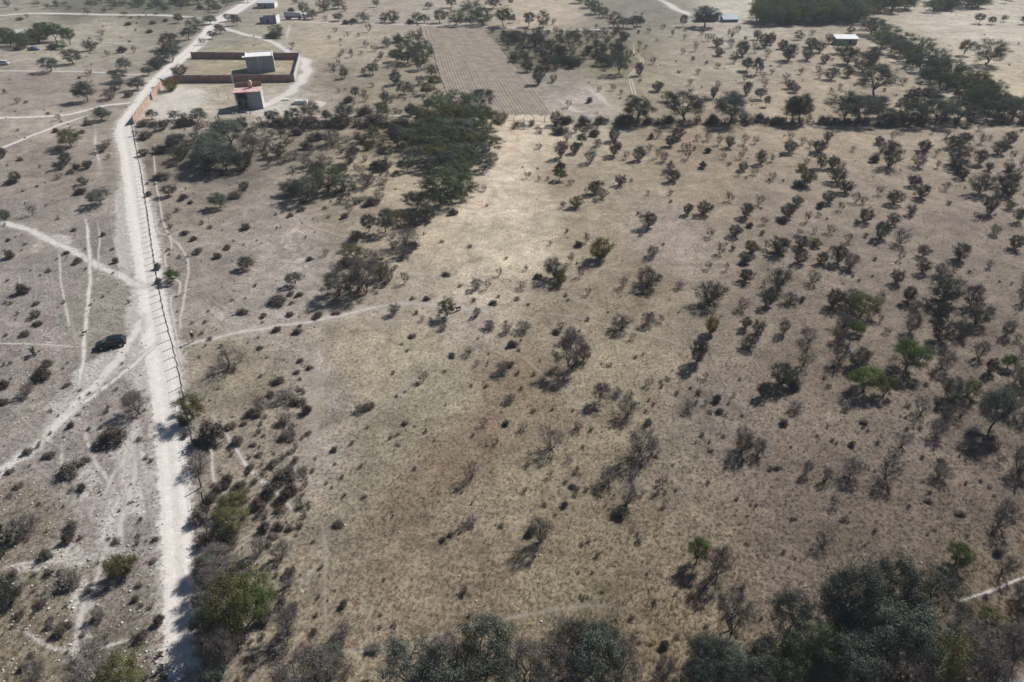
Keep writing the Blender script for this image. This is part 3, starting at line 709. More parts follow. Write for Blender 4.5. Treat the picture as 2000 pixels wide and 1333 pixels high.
exec_tiles = {}
TILES = {
(0, 0): """60,55,70,60,g;815,100,60,35,g;215,140,35,30,a;160,160,60,25,d;130,85,30,20,d;1085,150,35,30,g;1020,148,40,20,d;1220,115,40,20,d;1165,258,55,25,d;1295,170,50,20,d;1190,190,50,30,d;1000,200,60,30,d;800,280,65,35,a;785,335,50,40,g;700,308,30,20,d;708,395,110,65,g;955,412,80,55,d;1050,415,40,60,a;840,440,50,50,a;1160,500,40,30,a;398,560,150,110,m;570,500,140,85,m;985,550,110,95,m;1235,530,100,80,g;685,790,150,150,m;135,810,60,50,g;205,805,40,22,d;800,940,120,95,m;460,938,50,50,g;690,975,90,35,d;440,1030,50,28,d;142,1022,30,18,d;560,1140,170,85,o;480,1190,90,55,g;520,1270,100,65,g;475,1318,100,50,g;600,1320,70,50,d;690,1312,80,55,g;20,1230,80,75,g;165,1250,60,25,d;850,1140,70,55,a;800,1185,90,55,g;640,1040,60,30,d;850,1240,50,40,a;
1640,190,90,65,m;1530,245,130,110,M;1395,180,70,70,m;1470,310,110,90,m;1330,380,140,130,m;1345,480,150,140,m;1265,480,120,90,M;1225,545,100,80,g;1160,590,100,55,m;940,640,130,95,m;935,690,110,80,m;1075,700,120,90,m;860,775,110,70,a;1000,755,80,45,d;700,590,60,50,g;620,615,40,22,d;890,710,60,40,d;1780,170,70,60,m;1850,200,80,85,m;1720,265,90,70,m;1655,305,80,60,m;1575,350,70,55,g;1700,95,70,60,m;1560,75,60,40,d;1620,110,60,50,g;1410,70,60,40,g;1370,25,140,50,M;1560,30,140,60,M;1660,70,90,60,M;1290,80,50,30,d;1410,590,110,60,g;1345,705,120,45,y;
1185,930,90,70,m;1360,935,100,65,m;1440,930,70,50,m;1545,950,130,95,m;1700,950,50,50,a;1120,985,110,45,d;1190,985,80,40,d;1270,1015,110,60,g;1450,980,150,40,d;1060,1060,60,50,g;1130,1080,120,60,d;1120,1215,80,50,g;1250,1190,120,60,d;1390,1160,160,110,m;1420,1240,150,60,g;1330,1140,100,70,d;1350,1300,80,30,d;1890,990,120,60,g;1640,1250,220,200,m;1800,1150,230,200,m;1760,1330,250,170,m;1900,1320,200,150,g;1640,1330,260,150,m;1950,1200,160,140,s;360,300,130,130,e;440,325,140,150,e;550,352,110,120,e;270,330,110,80,e;60,330,120,90,e;310,335,140,60,y;80,360,170,110,M;200,372,150,60,M;150,392,90,45,d;420,382,100,50,d;480,385,80,50,M""",
(500, 0): """530,90,100,80,M;640,70,130,90,M;690,90,60,50,g;370,110,100,60,M;280,100,60,40,d;440,150,90,60,m;310,30,60,40,g;940,55,50,60,m;1350,70,60,50,m;1520,60,90,80,m;1850,65,100,80,m;1985,40,40,60,m;640,165,80,60,m;545,165,40,45,a;840,175,90,55,m;760,180,80,40,d;1000,175,70,75,M;1070,175,100,75,M;1260,180,90,85,M;1310,180,80,60,m;1200,185,80,40,d;1430,180,100,100,m;1550,200,130,95,M;1690,150,140,130,M;1780,195,150,120,M;1670,195,80,60,m;1930,205,120,135,m;700,190,70,35,d;160,280,110,80,M;140,300,120,40,d;290,375,50,50,g;620,248,45,35,g;575,305,40,30,g;660,325,35,30,a;715,285,30,35,a;800,285,35,30,g;880,250,60,70,g;855,365,65,45,g;925,400,70,45,g;740,410,35,30,g;675,430,40,50,a;745,450,40,60,a;820,425,35,30,a;645,510,40,50,a;595,545,70,60,g;690,610,80,80,o;915,580,110,90,m;845,590,60,60,a;970,470,50,50,a;940,495,50,40,g;1020,365,80,70,a;1120,400,70,70,g;1120,330,110,70,d;1215,290,70,45,g;1280,300,60,90,g;1090,660,100,90,g;1050,440,50,40,g;
1240,420,180,140,M;1330,470,130,110,M;1170,500,160,110,M;1100,480,110,90,o;1290,545,90,100,m;1370,600,120,90,m;1390,690,100,100,e;1280,660,90,70,a;1160,740,140,100,m;1330,740,100,70,o;1420,800,110,90,M;1350,820,90,60,d;1010,800,90,85,g;775,760,60,80,m;850,790,70,60,a;720,800,80,50,d;1210,900,100,80,g;130,960,130,100,m;300,960,110,110,m;430,920,160,110,m;550,940,90,80,m;700,930,150,120,m;850,900,150,60,d;990,930,120,120,o;1320,920,70,60,g;220,980,160,60,d;420,980,180,60,d;30,960,50,50,g;60,1050,70,60,g;650,980,200,60,d;930,980,200,60,d;1130,980,150,50,d;
330,1050,100,50,d;600,1130,150,120,a;180,1220,130,110,g;60,1170,130,100,a;400,1160,100,60,d;820,1110,100,70,g;920,1100,100,110,o;1110,1150,160,150,m;1060,1020,90,60,d;870,1170,80,60,g;770,1190,100,60,d;500,1090,100,60,d;660,1330,120,60,d;1000,1320,130,80,d;490,1330,120,80,d;930,1310,110,60,d;300,1240,100,60,a;400,1300,100,50,a;750,1260,110,60,a;
1430,900,180,110,M;1560,870,190,120,M;1750,850,200,150,m;1680,900,180,110,M;1520,990,180,110,o;1330,1000,180,100,o;1280,1050,150,90,M;1450,1080,170,120,M;1600,1070,200,150,m;1700,1010,170,120,M;1830,1000,160,120,o;1390,1160,170,120,M;1220,1120,130,100,M;1560,1180,180,120,M;1680,1160,160,110,o;1820,1180,180,140,m;1350,1240,130,90,o;1480,1230,180,110,M;1230,1260,150,110,m;1650,1290,200,140,M;1500,1330,180,110,m;1350,1330,160,90,m;1830,1290,130,80,a;1180,1330,140,90,m;1920,950,110,80,a;1780,1330,140,90,m;1290,960,150,90,M;1410,1020,150,100,m;1610,950,170,110,M;1760,950,150,110,m;1320,1090,150,100,m;1500,1120,170,110,m;1750,1090,160,120,M;1290,1180,150,100,M;1430,1290,160,100,o;1580,1240,170,110,m;1740,1240,160,110,m;1560,1310,150,100,M""",
(1000, 0): """520,25,90,40,M;600,60,90,60,M;650,110,110,90,M;705,135,80,75,M;785,215,100,115,M;870,215,90,60,m;950,220,70,90,m;1000,205,60,80,m;135,210,80,110,m;245,215,85,130,M;325,190,50,45,a;10,180,40,80,m;655,225,30,40,a;1180,225,45,40,g;1335,210,50,100,m;1505,215,180,160,m;30,310,90,60,g;180,360,140,90,g;270,290,50,60,g;370,280,60,60,g;440,300,60,80,g;590,265,50,40,g;730,285,60,50,g;790,290,60,50,g;870,305,80,60,g;985,265,35,30,d;1065,255,40,40,a;300,420,110,110,g;370,440,80,80,g;425,385,60,60,g;530,370,50,50,g;595,425,80,70,g;690,430,100,90,g;820,430,110,80,g;700,510,120,90,m;760,510,90,60,g;830,580,140,160,m;280,530,90,90,m;470,530,90,60,g;390,490,80,50,d;120,560,90,80,m;200,660,100,120,g;325,640,80,60,a;15,480,60,50,e;530,500,70,50,g;990,360,45,45,g;980,420,40,45,g;1040,380,35,30,a;990,590,80,100,g;995,640,35,30,d;680,715,45,45,g;785,705,55,55,g;600,800,50,40,d;850,735,40,40,a;440,840,60,60,a;1135,710,100,75,g;915,770,35,35,d;
1130,325,35,25,g;1345,310,35,45,a;1250,285,35,60,a;1350,245,35,30,g;1525,320,70,65,g;1600,365,90,70,g;1700,310,70,90,g;1705,375,70,70,g;1425,400,50,80,g;1330,420,45,45,g;1610,435,80,45,g;1790,440,110,120,g;1730,490,70,90,g;1890,410,70,90,g;1830,550,90,100,m;1900,580,80,120,m;1960,370,90,100,g;1910,310,80,70,g;1980,460,60,90,g;1940,560,50,60,g;1810,640,50,110,a;1605,530,50,40,g;1450,580,50,45,g;1410,470,40,30,d;1515,500,35,30,d;1300,570,40,20,d;1100,500,55,60,a;1390,665,45,50,a;1600,700,60,70,g;1570,770,80,90,g;1830,740,90,100,g;1955,620,60,60,g;1970,690,60,80,g;1935,775,80,80,m;1980,830,50,80,m;1760,250,50,50,a;1820,310,40,30,d;1480,275,45,45,a;
965,955,240,190,m;1345,940,330,240,m;1210,790,90,80,o;1700,955,220,220,m;340,975,120,110,g;430,960,120,60,d;560,975,110,70,d;690,960,120,60,d;880,975,200,50,d;1230,950,60,60,d;1560,960,90,70,d;1800,940,80,50,g;1930,950,80,60,d;1990,960,60,80,d;370,1040,110,60,d;560,1050,70,50,o;650,1060,110,60,d;790,1100,90,90,g;1080,1080,60,50,d;1130,1075,70,65,g;1290,1090,100,80,g;1230,1140,80,80,g;1445,1095,55,50,g;1525,1095,65,65,g;1610,1130,60,80,g;1690,1150,80,80,g;1810,1125,70,80,g;1895,1120,55,60,g;1335,1170,60,60,g;1370,1170,50,50,a;1420,1170,40,35,d;1070,1190,60,70,g;1130,1230,60,80,g;800,1210,90,110,g;890,1240,60,65,g;985,1250,90,100,g;380,1230,110,120,g;430,1100,80,90,a;540,1120,80,60,e;490,1190,90,80,g;665,1140,80,60,a;610,1270,100,110,a;380,1320,80,70,d;1180,1260,80,80,a;1370,1240,70,80,a;1530,1190,60,40,d;1650,1240,50,50,a;1780,1240,50,60,a;1810,1190,50,50,g;1940,1280,80,100,g;1240,1280,40,35,d;1480,1310,70,60,d;1690,1290,45,30,d;1230,1330,90,60,a;1800,1330,80,60,g;210,1160,60,40,a""",
(1500, 0): """1640,185,80,75,m;1745,190,75,60,m;1835,170,55,50,m;1985,190,70,70,m;1410,85,60,70,M;1530,430,110,110,s;1690,505,250,150,M;800,270,190,130,m;930,330,180,130,M;960,410,180,150,m;1060,400,170,140,M;1080,480,190,150,M;1180,470,190,170,M;1180,560,170,140,m;1280,560,190,170,M;1260,640,170,120,m;1380,640,200,170,M;1400,700,180,120,M;1500,660,190,150,M;1500,760,200,150,M;1610,720,200,170,o;1640,860,230,180,M;1560,870,170,130,m;1740,800,180,160,M;1790,880,190,160,m;1880,860,160,120,M;1960,880,150,130,M;
850,300,170,120,M;890,370,170,120,M;1020,440,170,130,m;1130,520,180,140,M;1230,600,170,130,M;1330,600,180,140,m;1450,690,180,130,M;1340,680,150,110,m;1560,720,180,140,M;1670,790,190,150,m;1590,800,170,130,M;1700,880,180,140,M;1840,890,170,130,m;760,230,130,90,M;235,310,70,75,M;20,350,80,100,g;110,380,90,70,g;345,275,50,40,g;160,470,110,120,g;300,470,120,90,g;330,370,100,50,g;400,410,90,80,g;465,340,60,80,M;560,420,110,70,M;440,490,80,70,g;620,500,150,130,g;740,560,170,140,g;820,500,90,130,g;770,450,80,60,g;620,600,90,80,g;490,620,100,90,g;400,610,70,70,g;385,560,50,50,g;255,580,55,55,g;140,640,70,70,g;165,690,90,60,g;205,720,90,60,g;25,580,50,45,g;490,730,50,50,a;555,700,40,50,a;990,640,60,50,g;1050,660,70,60,a;640,260,70,30,M;90,520,50,40,a;825,750,320,230,m;190,950,150,200,m;240,955,180,210,m;320,940,40,60,a;590,950,260,220,m;720,955,260,200,m;850,860,130,110,m;940,960,150,110,m;1030,870,120,110,m;1200,905,280,200,m;1380,910,130,100,o;60,960,120,50,d;420,960,100,60,d;900,970,200,80,d;1100,970,220,80,m;1300,960,220,80,m;1480,955,200,80,m;1700,935,200,80,m;1900,935,200,80,m;
165,1100,60,70,g;165,1190,110,100,g;260,1130,60,60,a;460,1110,80,80,g;390,1190,120,90,g;330,1150,60,60,y;660,1180,45,40,a;860,1120,80,60,g;970,1090,60,70,a;880,1190,90,90,a;960,1180,110,80,g;940,1300,140,160,g;825,1260,70,50,d;1040,1050,40,30,a;1285,1040,40,60,a;1385,1080,50,80,a;1215,1180,130,90,g;1430,1150,130,90,g;1520,1130,110,90,g;1650,1020,60,50,a;1660,1120,70,80,g;1560,1200,80,60,a;1790,1200,110,100,g;1870,1130,90,100,g;1730,1090,40,40,a;1970,1030,40,30,d;1900,1240,60,70,a;1450,1280,120,110,g;1640,1280,90,110,g;1310,1220,40,60,a;1320,1310,50,60,g;1170,1300,110,100,a;1480,1330,150,70,g;1880,1330,80,60,g;1980,1310,70,110,g;300,1290,60,60,a;410,1310,90,110,g;500,1310,90,90,g;260,1330,80,50,y;560,1330,100,60,a;30,1260,50,60,a;100,1220,40,40,d;1720,1330,90,40,g""",
(0, 333): """130,95,90,80,g;80,100,70,30,d;465,65,70,45,g;560,20,70,30,d;650,110,80,60,g;640,180,110,40,d;785,265,160,120,m;255,350,75,85,g;45,375,110,65,g;290,130,40,15,d;180,165,30,15,d;70,550,50,22,d;615,720,80,45,d;90,680,80,70,d;180,960,110,80,d;290,1045,60,30,d;285,1145,90,40,g;300,1205,70,25,d;190,1290,90,35,d;880,620,40,20,d;900,720,60,50,d;885,805,35,18,d;580,470,50,15,d;810,510,50,30,d;200,580,40,18,d;380,790,50,15,d;520,650,60,18,d;1260,70,130,60,d;1325,200,100,80,m;1430,225,80,40,d;1165,200,60,45,d;1490,255,50,25,d;1385,320,50,30,d;1715,290,130,110,m;1845,210,120,40,d;1910,150,90,60,g;1320,380,70,50,a;1330,450,50,35,d;1450,500,60,35,d;1510,545,60,35,d;1575,420,50,30,d;1640,450,50,25,d;1920,455,90,45,d;1540,640,90,40,d;1770,610,80,30,d;1400,680,50,25,d;1700,680,70,40,d;1930,760,110,95,m;1345,870,110,90,e;1240,880,60,60,d;1900,1110,90,30,d;1150,110,40,20,d;1230,770,60,50,d""",
(500, 333): """250,190,130,90,m;390,230,220,150,m;560,170,230,170,M;300,190,130,80,g;690,160,160,130,m;860,130,160,60,a;960,240,130,70,a;900,270,120,40,d;730,330,70,60,g;690,370,60,40,d;880,480,120,150,m;1010,480,140,180,m;1100,390,100,70,o;1230,430,160,110,g;1330,390,150,120,g;1450,260,300,260,M;1550,150,260,180,M;1650,200,200,150,M;1350,170,120,90,o;1780,160,50,50,a;1250,300,150,130,m;1540,340,90,50,d;1170,590,200,150,a;1220,610,120,60,d;1080,610,100,70,a;1150,670,130,70,a;780,550,120,60,g;700,620,80,70,a;760,690,130,100,o;545,660,60,50,a;860,680,110,60,a;980,700,140,80,a;700,750,140,60,d;790,740,100,70,a;630,800,120,70,a;650,980,210,180,m;740,920,110,90,a;860,950,260,240,s;980,840,110,110,y;1040,870,90,120,a;305,890,100,95,m;170,1035,140,60,d;340,980,60,30,d;270,970,60,30,d;1160,880,70,95,g;1075,1120,90,80,a;1490,1135,120,130,o;1720,925,100,80,a;1805,920,60,70,a;1895,820,60,60,g;1720,1135,80,70,a;1700,1020,50,30,d;1450,560,50,25,d;1670,600,50,25,d;1480,820,60,30,d;1590,905,50,20,d;1330,1010,60,30,d;1220,1005,50,20,d;1850,1040,70,25,d;1295,1170,50,40,a;1460,1240,80,45,a;1820,1230,90,60,a;1960,1260,100,70,a;170,1250,80,35,d;330,1270,80,40,d;270,1130,60,30,d;480,1140,100,30,d;620,1120,60,20,d;60,1140,60,30,d;360,310,80,35,d;540,300,50,20,d;270,360,60,20,d;420,700,60,25,d;280,1040,50,25,d;1220,1300,60,25,d;1950,690,40,22,d""",
(1000, 333): """115,60,50,50,a;210,80,40,40,a;280,75,35,30,a;370,75,90,60,e;455,110,60,35,g;1255,85,100,85,g;1190,30,60,40,g;1770,40,60,50,g;1890,35,60,50,g;845,115,90,75,g;930,90,35,30,d;650,180,110,90,g;580,180,50,50,a;700,220,100,80,a;500,285,100,85,y;400,290,50,55,a;1060,190,40,35,a;1060,440,120,110,g;1365,340,80,85,g;1490,340,130,100,g;1235,190,50,40,g;1690,240,80,80,g;1920,270,80,80,g;1820,360,100,100,g;1735,510,120,90,g;1545,520,70,75,a;1620,650,80,90,g;1860,640,110,90,y;1810,720,100,70,d;580,560,60,80,a;520,590,70,40,d;690,690,170,150,y;300,580,40,35,a;460,720,60,80,a;330,840,180,150,g;380,885,100,100,y;200,840,70,40,d;110,780,40,45,a;530,830,60,100,a;1090,670,110,80,a;1060,900,200,130,g;870,910,80,80,a;70,920,80,60,a;590,970,60,60,a;420,980,50,30,d;40,1010,50,30,d;1540,1030,230,150,g;1530,770,60,65,g;1670,780,50,60,a;1820,860,110,90,g;1300,920,90,50,a;1970,900,60,60,a;1790,1080,110,90,a;1980,1060,90,110,g;1545,1270,120,130,y;1910,1270,110,110,g;1820,1230,90,90,g;850,1240,140,110,a;1060,1200,110,90,a;1160,1180,50,60,a;590,1170,45,30,d;380,1230,80,60,a;460,1320,150,70,a;350,1270,70,30,d;90,1250,120,60,a;750,1110,25,15,d;1300,1110,30,15,d;440,1015,40,20,d;130,1050,40,20,d;1000,510,50,25,d;940,1320,60,50,a;1720,620,50,40,d;1960,420,60,60,a;1950,500,50,50,d;1980,610,60,70,g;1850,440,60,40,d;430,480,50,30,d""",
(1500, 333): """25,80,70,70,g;290,110,120,130,g;230,130,90,60,d;535,90,140,110,g;600,170,110,90,g;470,250,120,100,g;410,290,60,50,d;220,270,90,70,g;150,360,120,100,g;120,400,90,50,d;680,250,80,80,g;740,260,70,60,y;860,190,60,70,a;985,260,110,100,g;750,400,130,110,g;560,310,60,70,a;390,360,50,40,g;300,400,60,90,a;1130,120,100,80,g;1190,210,130,110,g;1385,155,70,60,g;1110,345,90,80,a;975,420,100,80,g;870,530,130,130,g;1030,570,150,130,a;760,520,45,40,d;1500,60,110,80,g;1650,180,180,140,g;1850,140,160,150,g;1870,200,120,110,g;1720,340,110,140,g;1620,380,70,60,g;1880,300,90,60,g;1950,400,100,110,g;1760,500,90,80,a;1925,610,110,100,g;1490,690,140,120,g;1205,670,90,80,g;1205,800,100,100,g;1000,880,100,100,g;1340,820,110,100,a;1440,810,50,50,a;1410,265,50,30,d;80,640,180,120,g;255,600,120,90,g;365,590,90,50,y;240,720,110,90,g;415,720,90,90,g;540,720,130,140,g;640,760,130,110,a;620,560,80,70,g;480,490,80,70,a;360,490,40,40,a;240,500,50,50,a;80,920,180,150,g;350,880,110,90,a;170,1030,120,80,a;260,1015,60,40,d;20,1050,60,90,e;500,1060,120,130,g;650,1060,190,140,g;720,1130,200,110,o;850,1060,110,120,a;590,1230,170,120,a;690,1270,110,70,e;320,1330,130,100,a;120,1270,90,120,a;550,1330,150,90,a;1090,1020,110,110,g;1370,1020,270,200,g;1580,1060,140,170,a;1340,1140,140,120,g;1110,1260,140,150,a;1150,1080,100,70,a;1620,1200,180,160,g;1340,1330,170,160,g;1500,1290,180,120,g;1850,1290,110,120,a;1980,920,80,90,a;1980,1040,100,110,a;1720,760,70,60,a;1570,800,40,25,d;1740,1100,60,40,a;870,1180,50,60,a;920,1270,60,50,a;1030,700,60,70,a;1940,1330,80,60,a;810,830,30,20,d;660,830,30,20,d""",
(0, 666): """270,110,80,60,p;370,200,90,50,d;330,310,140,110,d;220,420,130,50,a;40,370,90,70,d;30,490,90,40,d;525,350,60,25,d;400,545,40,20,d;560,670,60,35,d;620,580,50,20,d;1090,560,170,150,s;220,880,80,45,d;890,790,220,120,d;780,830,130,60,d;390,900,90,30,d;540,1040,170,90,d;660,950,100,50,d;150,1140,70,30,d;640,1160,70,45,d;80,1030,70,30,d;1500,605,230,180,o;1430,650,80,70,d;1790,215,240,150,a;1660,780,210,150,d;1850,800,90,60,d;1800,680,90,40,d;1910,650,70,30,d;1560,1000,190,100,a;1950,1000,90,40,d;1780,1110,110,70,d;1710,1160,110,60,d;1880,1220,130,70,g;1870,1140,100,40,d;1960,580,70,90,d;1810,890,50,30,d;1980,810,60,25,d;1650,1250,110,80,d;1830,1330,200,90,o;1980,1310,80,60,d;1530,810,80,50,d;1450,750,60,40,d;1600,1330,90,60,d""",
(500, 666): """40,530,130,100,a;20,590,70,40,d;190,320,90,45,d;230,460,130,90,a;330,420,60,70,a;330,490,110,50,d;405,560,100,70,d;235,630,130,80,a;280,700,90,60,a;250,750,130,50,d;420,220,60,30,d;325,250,60,25,d;350,160,60,25,d;35,60,60,25,d;40,280,50,20,d;110,420,60,30,d;30,890,70,30,d;140,970,100,50,d;305,940,50,40,d;200,1080,150,90,d;260,1040,120,60,a;110,1190,150,90,d;260,1200,140,90,d;270,1090,90,30,d;20,1290,110,80,d;370,1200,40,20,d;170,1330,70,30,d;1180,80,40,20,d;1140,30,40,15,d;1660,110,80,60,a;1720,190,50,45,a;1535,120,70,20,d;1305,310,80,80,a;1260,345,40,20,d;1470,240,35,20,d;1920,240,130,90,a;1980,200,60,40,d;1985,40,60,60,d;1980,470,90,50,a;810,550,90,50,a;880,525,90,15,d;1095,435,40,20,d;1160,400,30,15,d;1165,650,60,30,d;1240,670,30,15,d;1325,710,45,35,d;870,680,30,20,d;1050,760,35,25,d;755,800,45,30,d;610,855,60,35,d;1390,780,40,15,d;1110,815,50,18,d;1780,660,80,60,a;1880,800,50,50,a;1690,745,40,30,d;1800,820,30,15,d;820,985,50,35,d;440,1020,50,25,d;675,1065,40,30,d;1240,1000,40,25,d;615,965,35,15,d;695,1205,40,25,d;595,1145,30,20,d;1680,1070,120,130,a;415,1305,50,25,d;465,920,40,20,d;1680,350,45,20,d;1795,360,40,25,d;405,730,60,25,d;140,880,30,20,d;345,300,50,20,d;1685,1270,30,20,d;1950,650,60,40,d""",
(1000, 666): """465,210,290,270,s;560,150,90,120,a;20,40,60,40,d;55,75,45,20,d;220,160,25,20,d;45,260,45,30,d;170,270,40,35,d;690,470,130,150,s;905,580,170,150,a;820,420,90,45,a;920,430,70,50,a;1065,350,80,60,a;1165,360,50,30,d;1215,305,50,30,d;1160,320,40,15,d;1370,540,110,80,a;1435,490,50,40,d;1600,470,80,60,d;1510,500,40,40,a;1510,295,60,50,a;1390,370,35,20,d;1285,415,50,30,d;1105,500,40,30,d;1540,560,50,30,d;1620,560,60,40,d;1730,430,40,30,a;1440,165,150,180,g;1840,55,130,70,g;1960,440,110,110,g;75,375,45,25,d;170,555,50,30,d;90,690,80,60,a;520,690,90,70,a;615,700,50,35,d;1055,650,70,45,d;310,840,210,180,a;1000,880,280,220,a;1090,890,120,140,a;1790,860,200,180,a;1920,880,90,110,a;745,1110,170,130,a;440,940,60,50,a;125,975,60,40,a;295,1060,50,60,a;420,1105,50,25,d;475,1140,60,30,d;100,1175,60,35,a;490,1215,45,25,d;255,1280,50,30,d;415,1290,60,40,d;1170,1120,80,70,a;1195,1190,45,35,d;1020,1200,40,40,a;900,1270,160,150,a;1190,1290,60,50,a;1255,970,30,15,d;1430,800,30,15,d;1480,740,50,30,d;1770,700,30,25,d""",
(1500, 666): """280,200,130,150,a;560,160,150,150,a;700,190,170,130,g;1075,215,240,190,e;90,340,170,160,g;200,370,120,80,d;745,395,210,180,e;905,420,130,140,o;470,360,50,40,d;200,540,120,70,a;120,650,80,50,d;1190,560,140,130,a;1420,460,200,170,g;1560,430,140,120,o;1500,590,120,120,a;1370,610,160,120,a;1310,740,140,120,a;1040,820,140,120,a;1730,690,250,330,m;1640,130,110,120,a;1350,210,170,150,a;1730,250,100,110,g;1870,210,100,90,e;1930,320,100,140,a;1985,370,90,90,g;1905,540,140,150,a;1985,640,90,100,a;1800,950,70,70,a;1950,1020,160,200,a;1330,1060,140,110,a;915,1070,170,170,a;640,1050,180,150,a;290,1040,90,100,a;455,1080,90,100,a;1840,1330,170,90,a;510,1290,80,70,g;15,1005,50,30,d;95,995,50,25,d;180,830,25,15,d;385,745,40,20,d;650,815,60,35,d;740,680,35,20,d;780,705,40,20,d;855,800,45,30,d;1085,690,40,30,d;1185,690,40,25,d;1200,915,40,35,d;1540,930,35,25,d;1485,840,50,25,d;1350,940,70,20,d;1490,900,35,20,d;1540,1115,40,30,d;1655,1095,35,20,d;1725,1145,50,20,d;1245,1250,60,25,d;1260,1185,40,25,d;1095,1300,50,30,d;785,1000,25,15,d;750,640,60,25,d;1980,110,80,90,g""",
(0, 999): """60,225,180,140,p;210,170,220,150,a;25,340,70,60,p;370,350,110,60,d;530,230,110,70,d;580,120,110,60,d;270,500,50,25,d;380,490,90,40,d;560,560,180,80,d;970,490,230,170,y;90,710,220,190,g;330,720,110,30,d;350,640,50,20,d;260,630,40,18,d;150,830,80,30,d;110,480,90,40,d;400,850,60,50,d;390,900,80,40,d;470,960,90,60,d;790,830,120,90,a;1100,740,50,40,d;1175,755,45,30,d;1085,580,70,30,d;1060,690,70,40,d;1240,870,100,70,d;1110,990,110,80,d;1200,390,60,20,d;1210,230,60,35,d;1085,195,50,30,d;290,1300,140,120,a;190,1230,60,40,d;100,905,50,20,d;190,920,30,15,d;470,480,60,25,d;780,1400,400,310,s;1040,1410,330,310,o;1255,1130,50,35,p;1260,1240,60,50,p;1290,1300,70,55,p;1720,1310,110,80,p;1570,60,150,110,d;1820,140,220,160,o;1800,250,160,90,d;1620,260,150,120,d;1700,430,250,170,s;1670,610,230,180,s;1890,890,400,380,o;1990,830,300,300,e;1660,770,220,160,a;1700,920,200,150,a;1740,1200,290,270,s;1630,930,220,180,m;1680,1330,170,150,m;1620,480,170,150,m;1590,760,150,130,m;1660,1100,180,130,a""",
(500, 999): """75,140,110,80,d;180,130,80,50,d;265,140,70,35,d;140,200,80,20,d;100,265,70,40,d;200,370,150,120,a;20,340,150,130,a;270,490,90,80,d;260,590,110,90,a;200,720,90,70,d;90,840,140,90,d;290,780,110,70,a;250,950,230,220,a;200,1080,160,80,d;460,950,70,40,d;670,960,140,90,a;650,1050,110,40,d;920,1075,110,30,d;1110,1070,70,30,d;680,730,80,60,d;490,670,40,30,d;560,700,25,18,d;515,440,45,30,d;450,240,35,30,d;1000,535,30,20,d;620,620,25,15,d;1610,130,70,50,a;1680,90,100,60,a;1460,230,60,35,d;1520,185,60,30,d;640,110,90,30,d;1070,40,30,20,d;420,1390,500,330,s;580,1310,300,240,m;720,1250,120,110,a;850,1395,150,60,y;1250,1420,420,400,m;1500,1350,400,420,s;1800,1300,420,440,m;1480,1480,420,360,m;1750,1480,420,360,m""",
(1000, 999): """100,1350,330,460,s;420,1260,400,500,s;640,1210,350,450,m;850,1340,340,440,s;650,1430,420,400,m;300,1470,420,380,s;215,240,180,210,a;140,175,90,70,d;1440,400,180,190,e;1590,490,200,220,a;1705,935,300,400,s;980,180,50,25,d;520,480,30,20,d;625,480,25,20,d;1290,980,50,40,d;1180,1050,80,50,d;1085,1040,30,20,d;1165,1340,180,270,a;840,30,110,60,d;1830,40,30,15,d;1480,1240,300,240,m;1640,1330,340,300,m;1900,1250,280,240,m;1820,1400,320,280,m;1500,1420,300,260,m""",
(1500, 999): """165,950,320,420,m;560,900,420,440,m;850,840,400,400,m;1250,760,350,280,m;700,1110,460,380,m;300,1210,420,360,M;1000,1160,460,380,m;1280,1260,400,360,o;860,1010,300,260,s;480,1060,300,260,s;650,1350,480,340,m;100,1350,380,300,M;1000,1400,460,320,s;1500,1210,380,290,s;1750,1160,330,250,a;1910,1210,300,280,s;1500,880,160,130,a;1720,900,180,130,o;1465,400,160,130,e;1795,115,160,190,a;1800,330,80,70,d;1820,490,130,140,a;1900,410,50,70,a;1960,690,140,130,a;420,270,130,110,a;1500,20,80,30,d;1300,150,40,20,d;1080,420,150,60,d;1685,750,35,25,d"""}

PL = []
for (ox, oy), s in TILES.items():
    for e in s.replace('\n', '').split(';'):
        if not e.strip(): continue
        x, y, w, h, t = e.split(',')
        px, py, wp, hp = ox + float(x) / 3.992, oy + float(y) / 3.992, float(w) / 3.992, float(h) / 3.992
        g = G(px, py)
        _, y1, dpt = P(g.x, g.y, 1.0)
        vy = py - y1                                   # pixels per metre of height
        sd = HCAM / math.hypot(HCAM, math.hypot(g.x, g.y))
        wm = wp * dpt / FPX * {'d': 1.0, 'a': 1.08, 'g': 1.06, 'y': 1.1}  .get(t, .98 if px > 1650 and py < 225 else 1.12 if px < 700 and py < 240 else 1.22 if wp < 60 else 1.15)
        hm = (hp - .22 * wp * sd) / vy * 1.05
        lo, hi = {'d': (.42, .80), 'p': (.5, .9), 'm': (.62, 1.35), 'M': (.70, 1.25), 'o': (.70, 1.25), 'e': (.75, 1.3), 's': (.7, 1.3)}.get(t, (.62, 1.45))
        hm = min(max(hm, lo * wm), hi * wm)
        PL.append(dict(t=t, px=px, py=py, wp=wp, g=g, w=wm, h=hm))

# keep the largest of each kind as individuals; the rest of a kind becomes one scrub mesh
rest = []
for cat, lim in (('shrub', 300), ('bush', 240), ('tree', 300)):
    k = sorted([p for p in PL if LOOK[p['t']][2] == cat], key=lambda p: -p['wp'])
    rest += k[lim:]
rid = {id(p) for p in rest}
PL = [p for p in PL if id(p) not in rid]

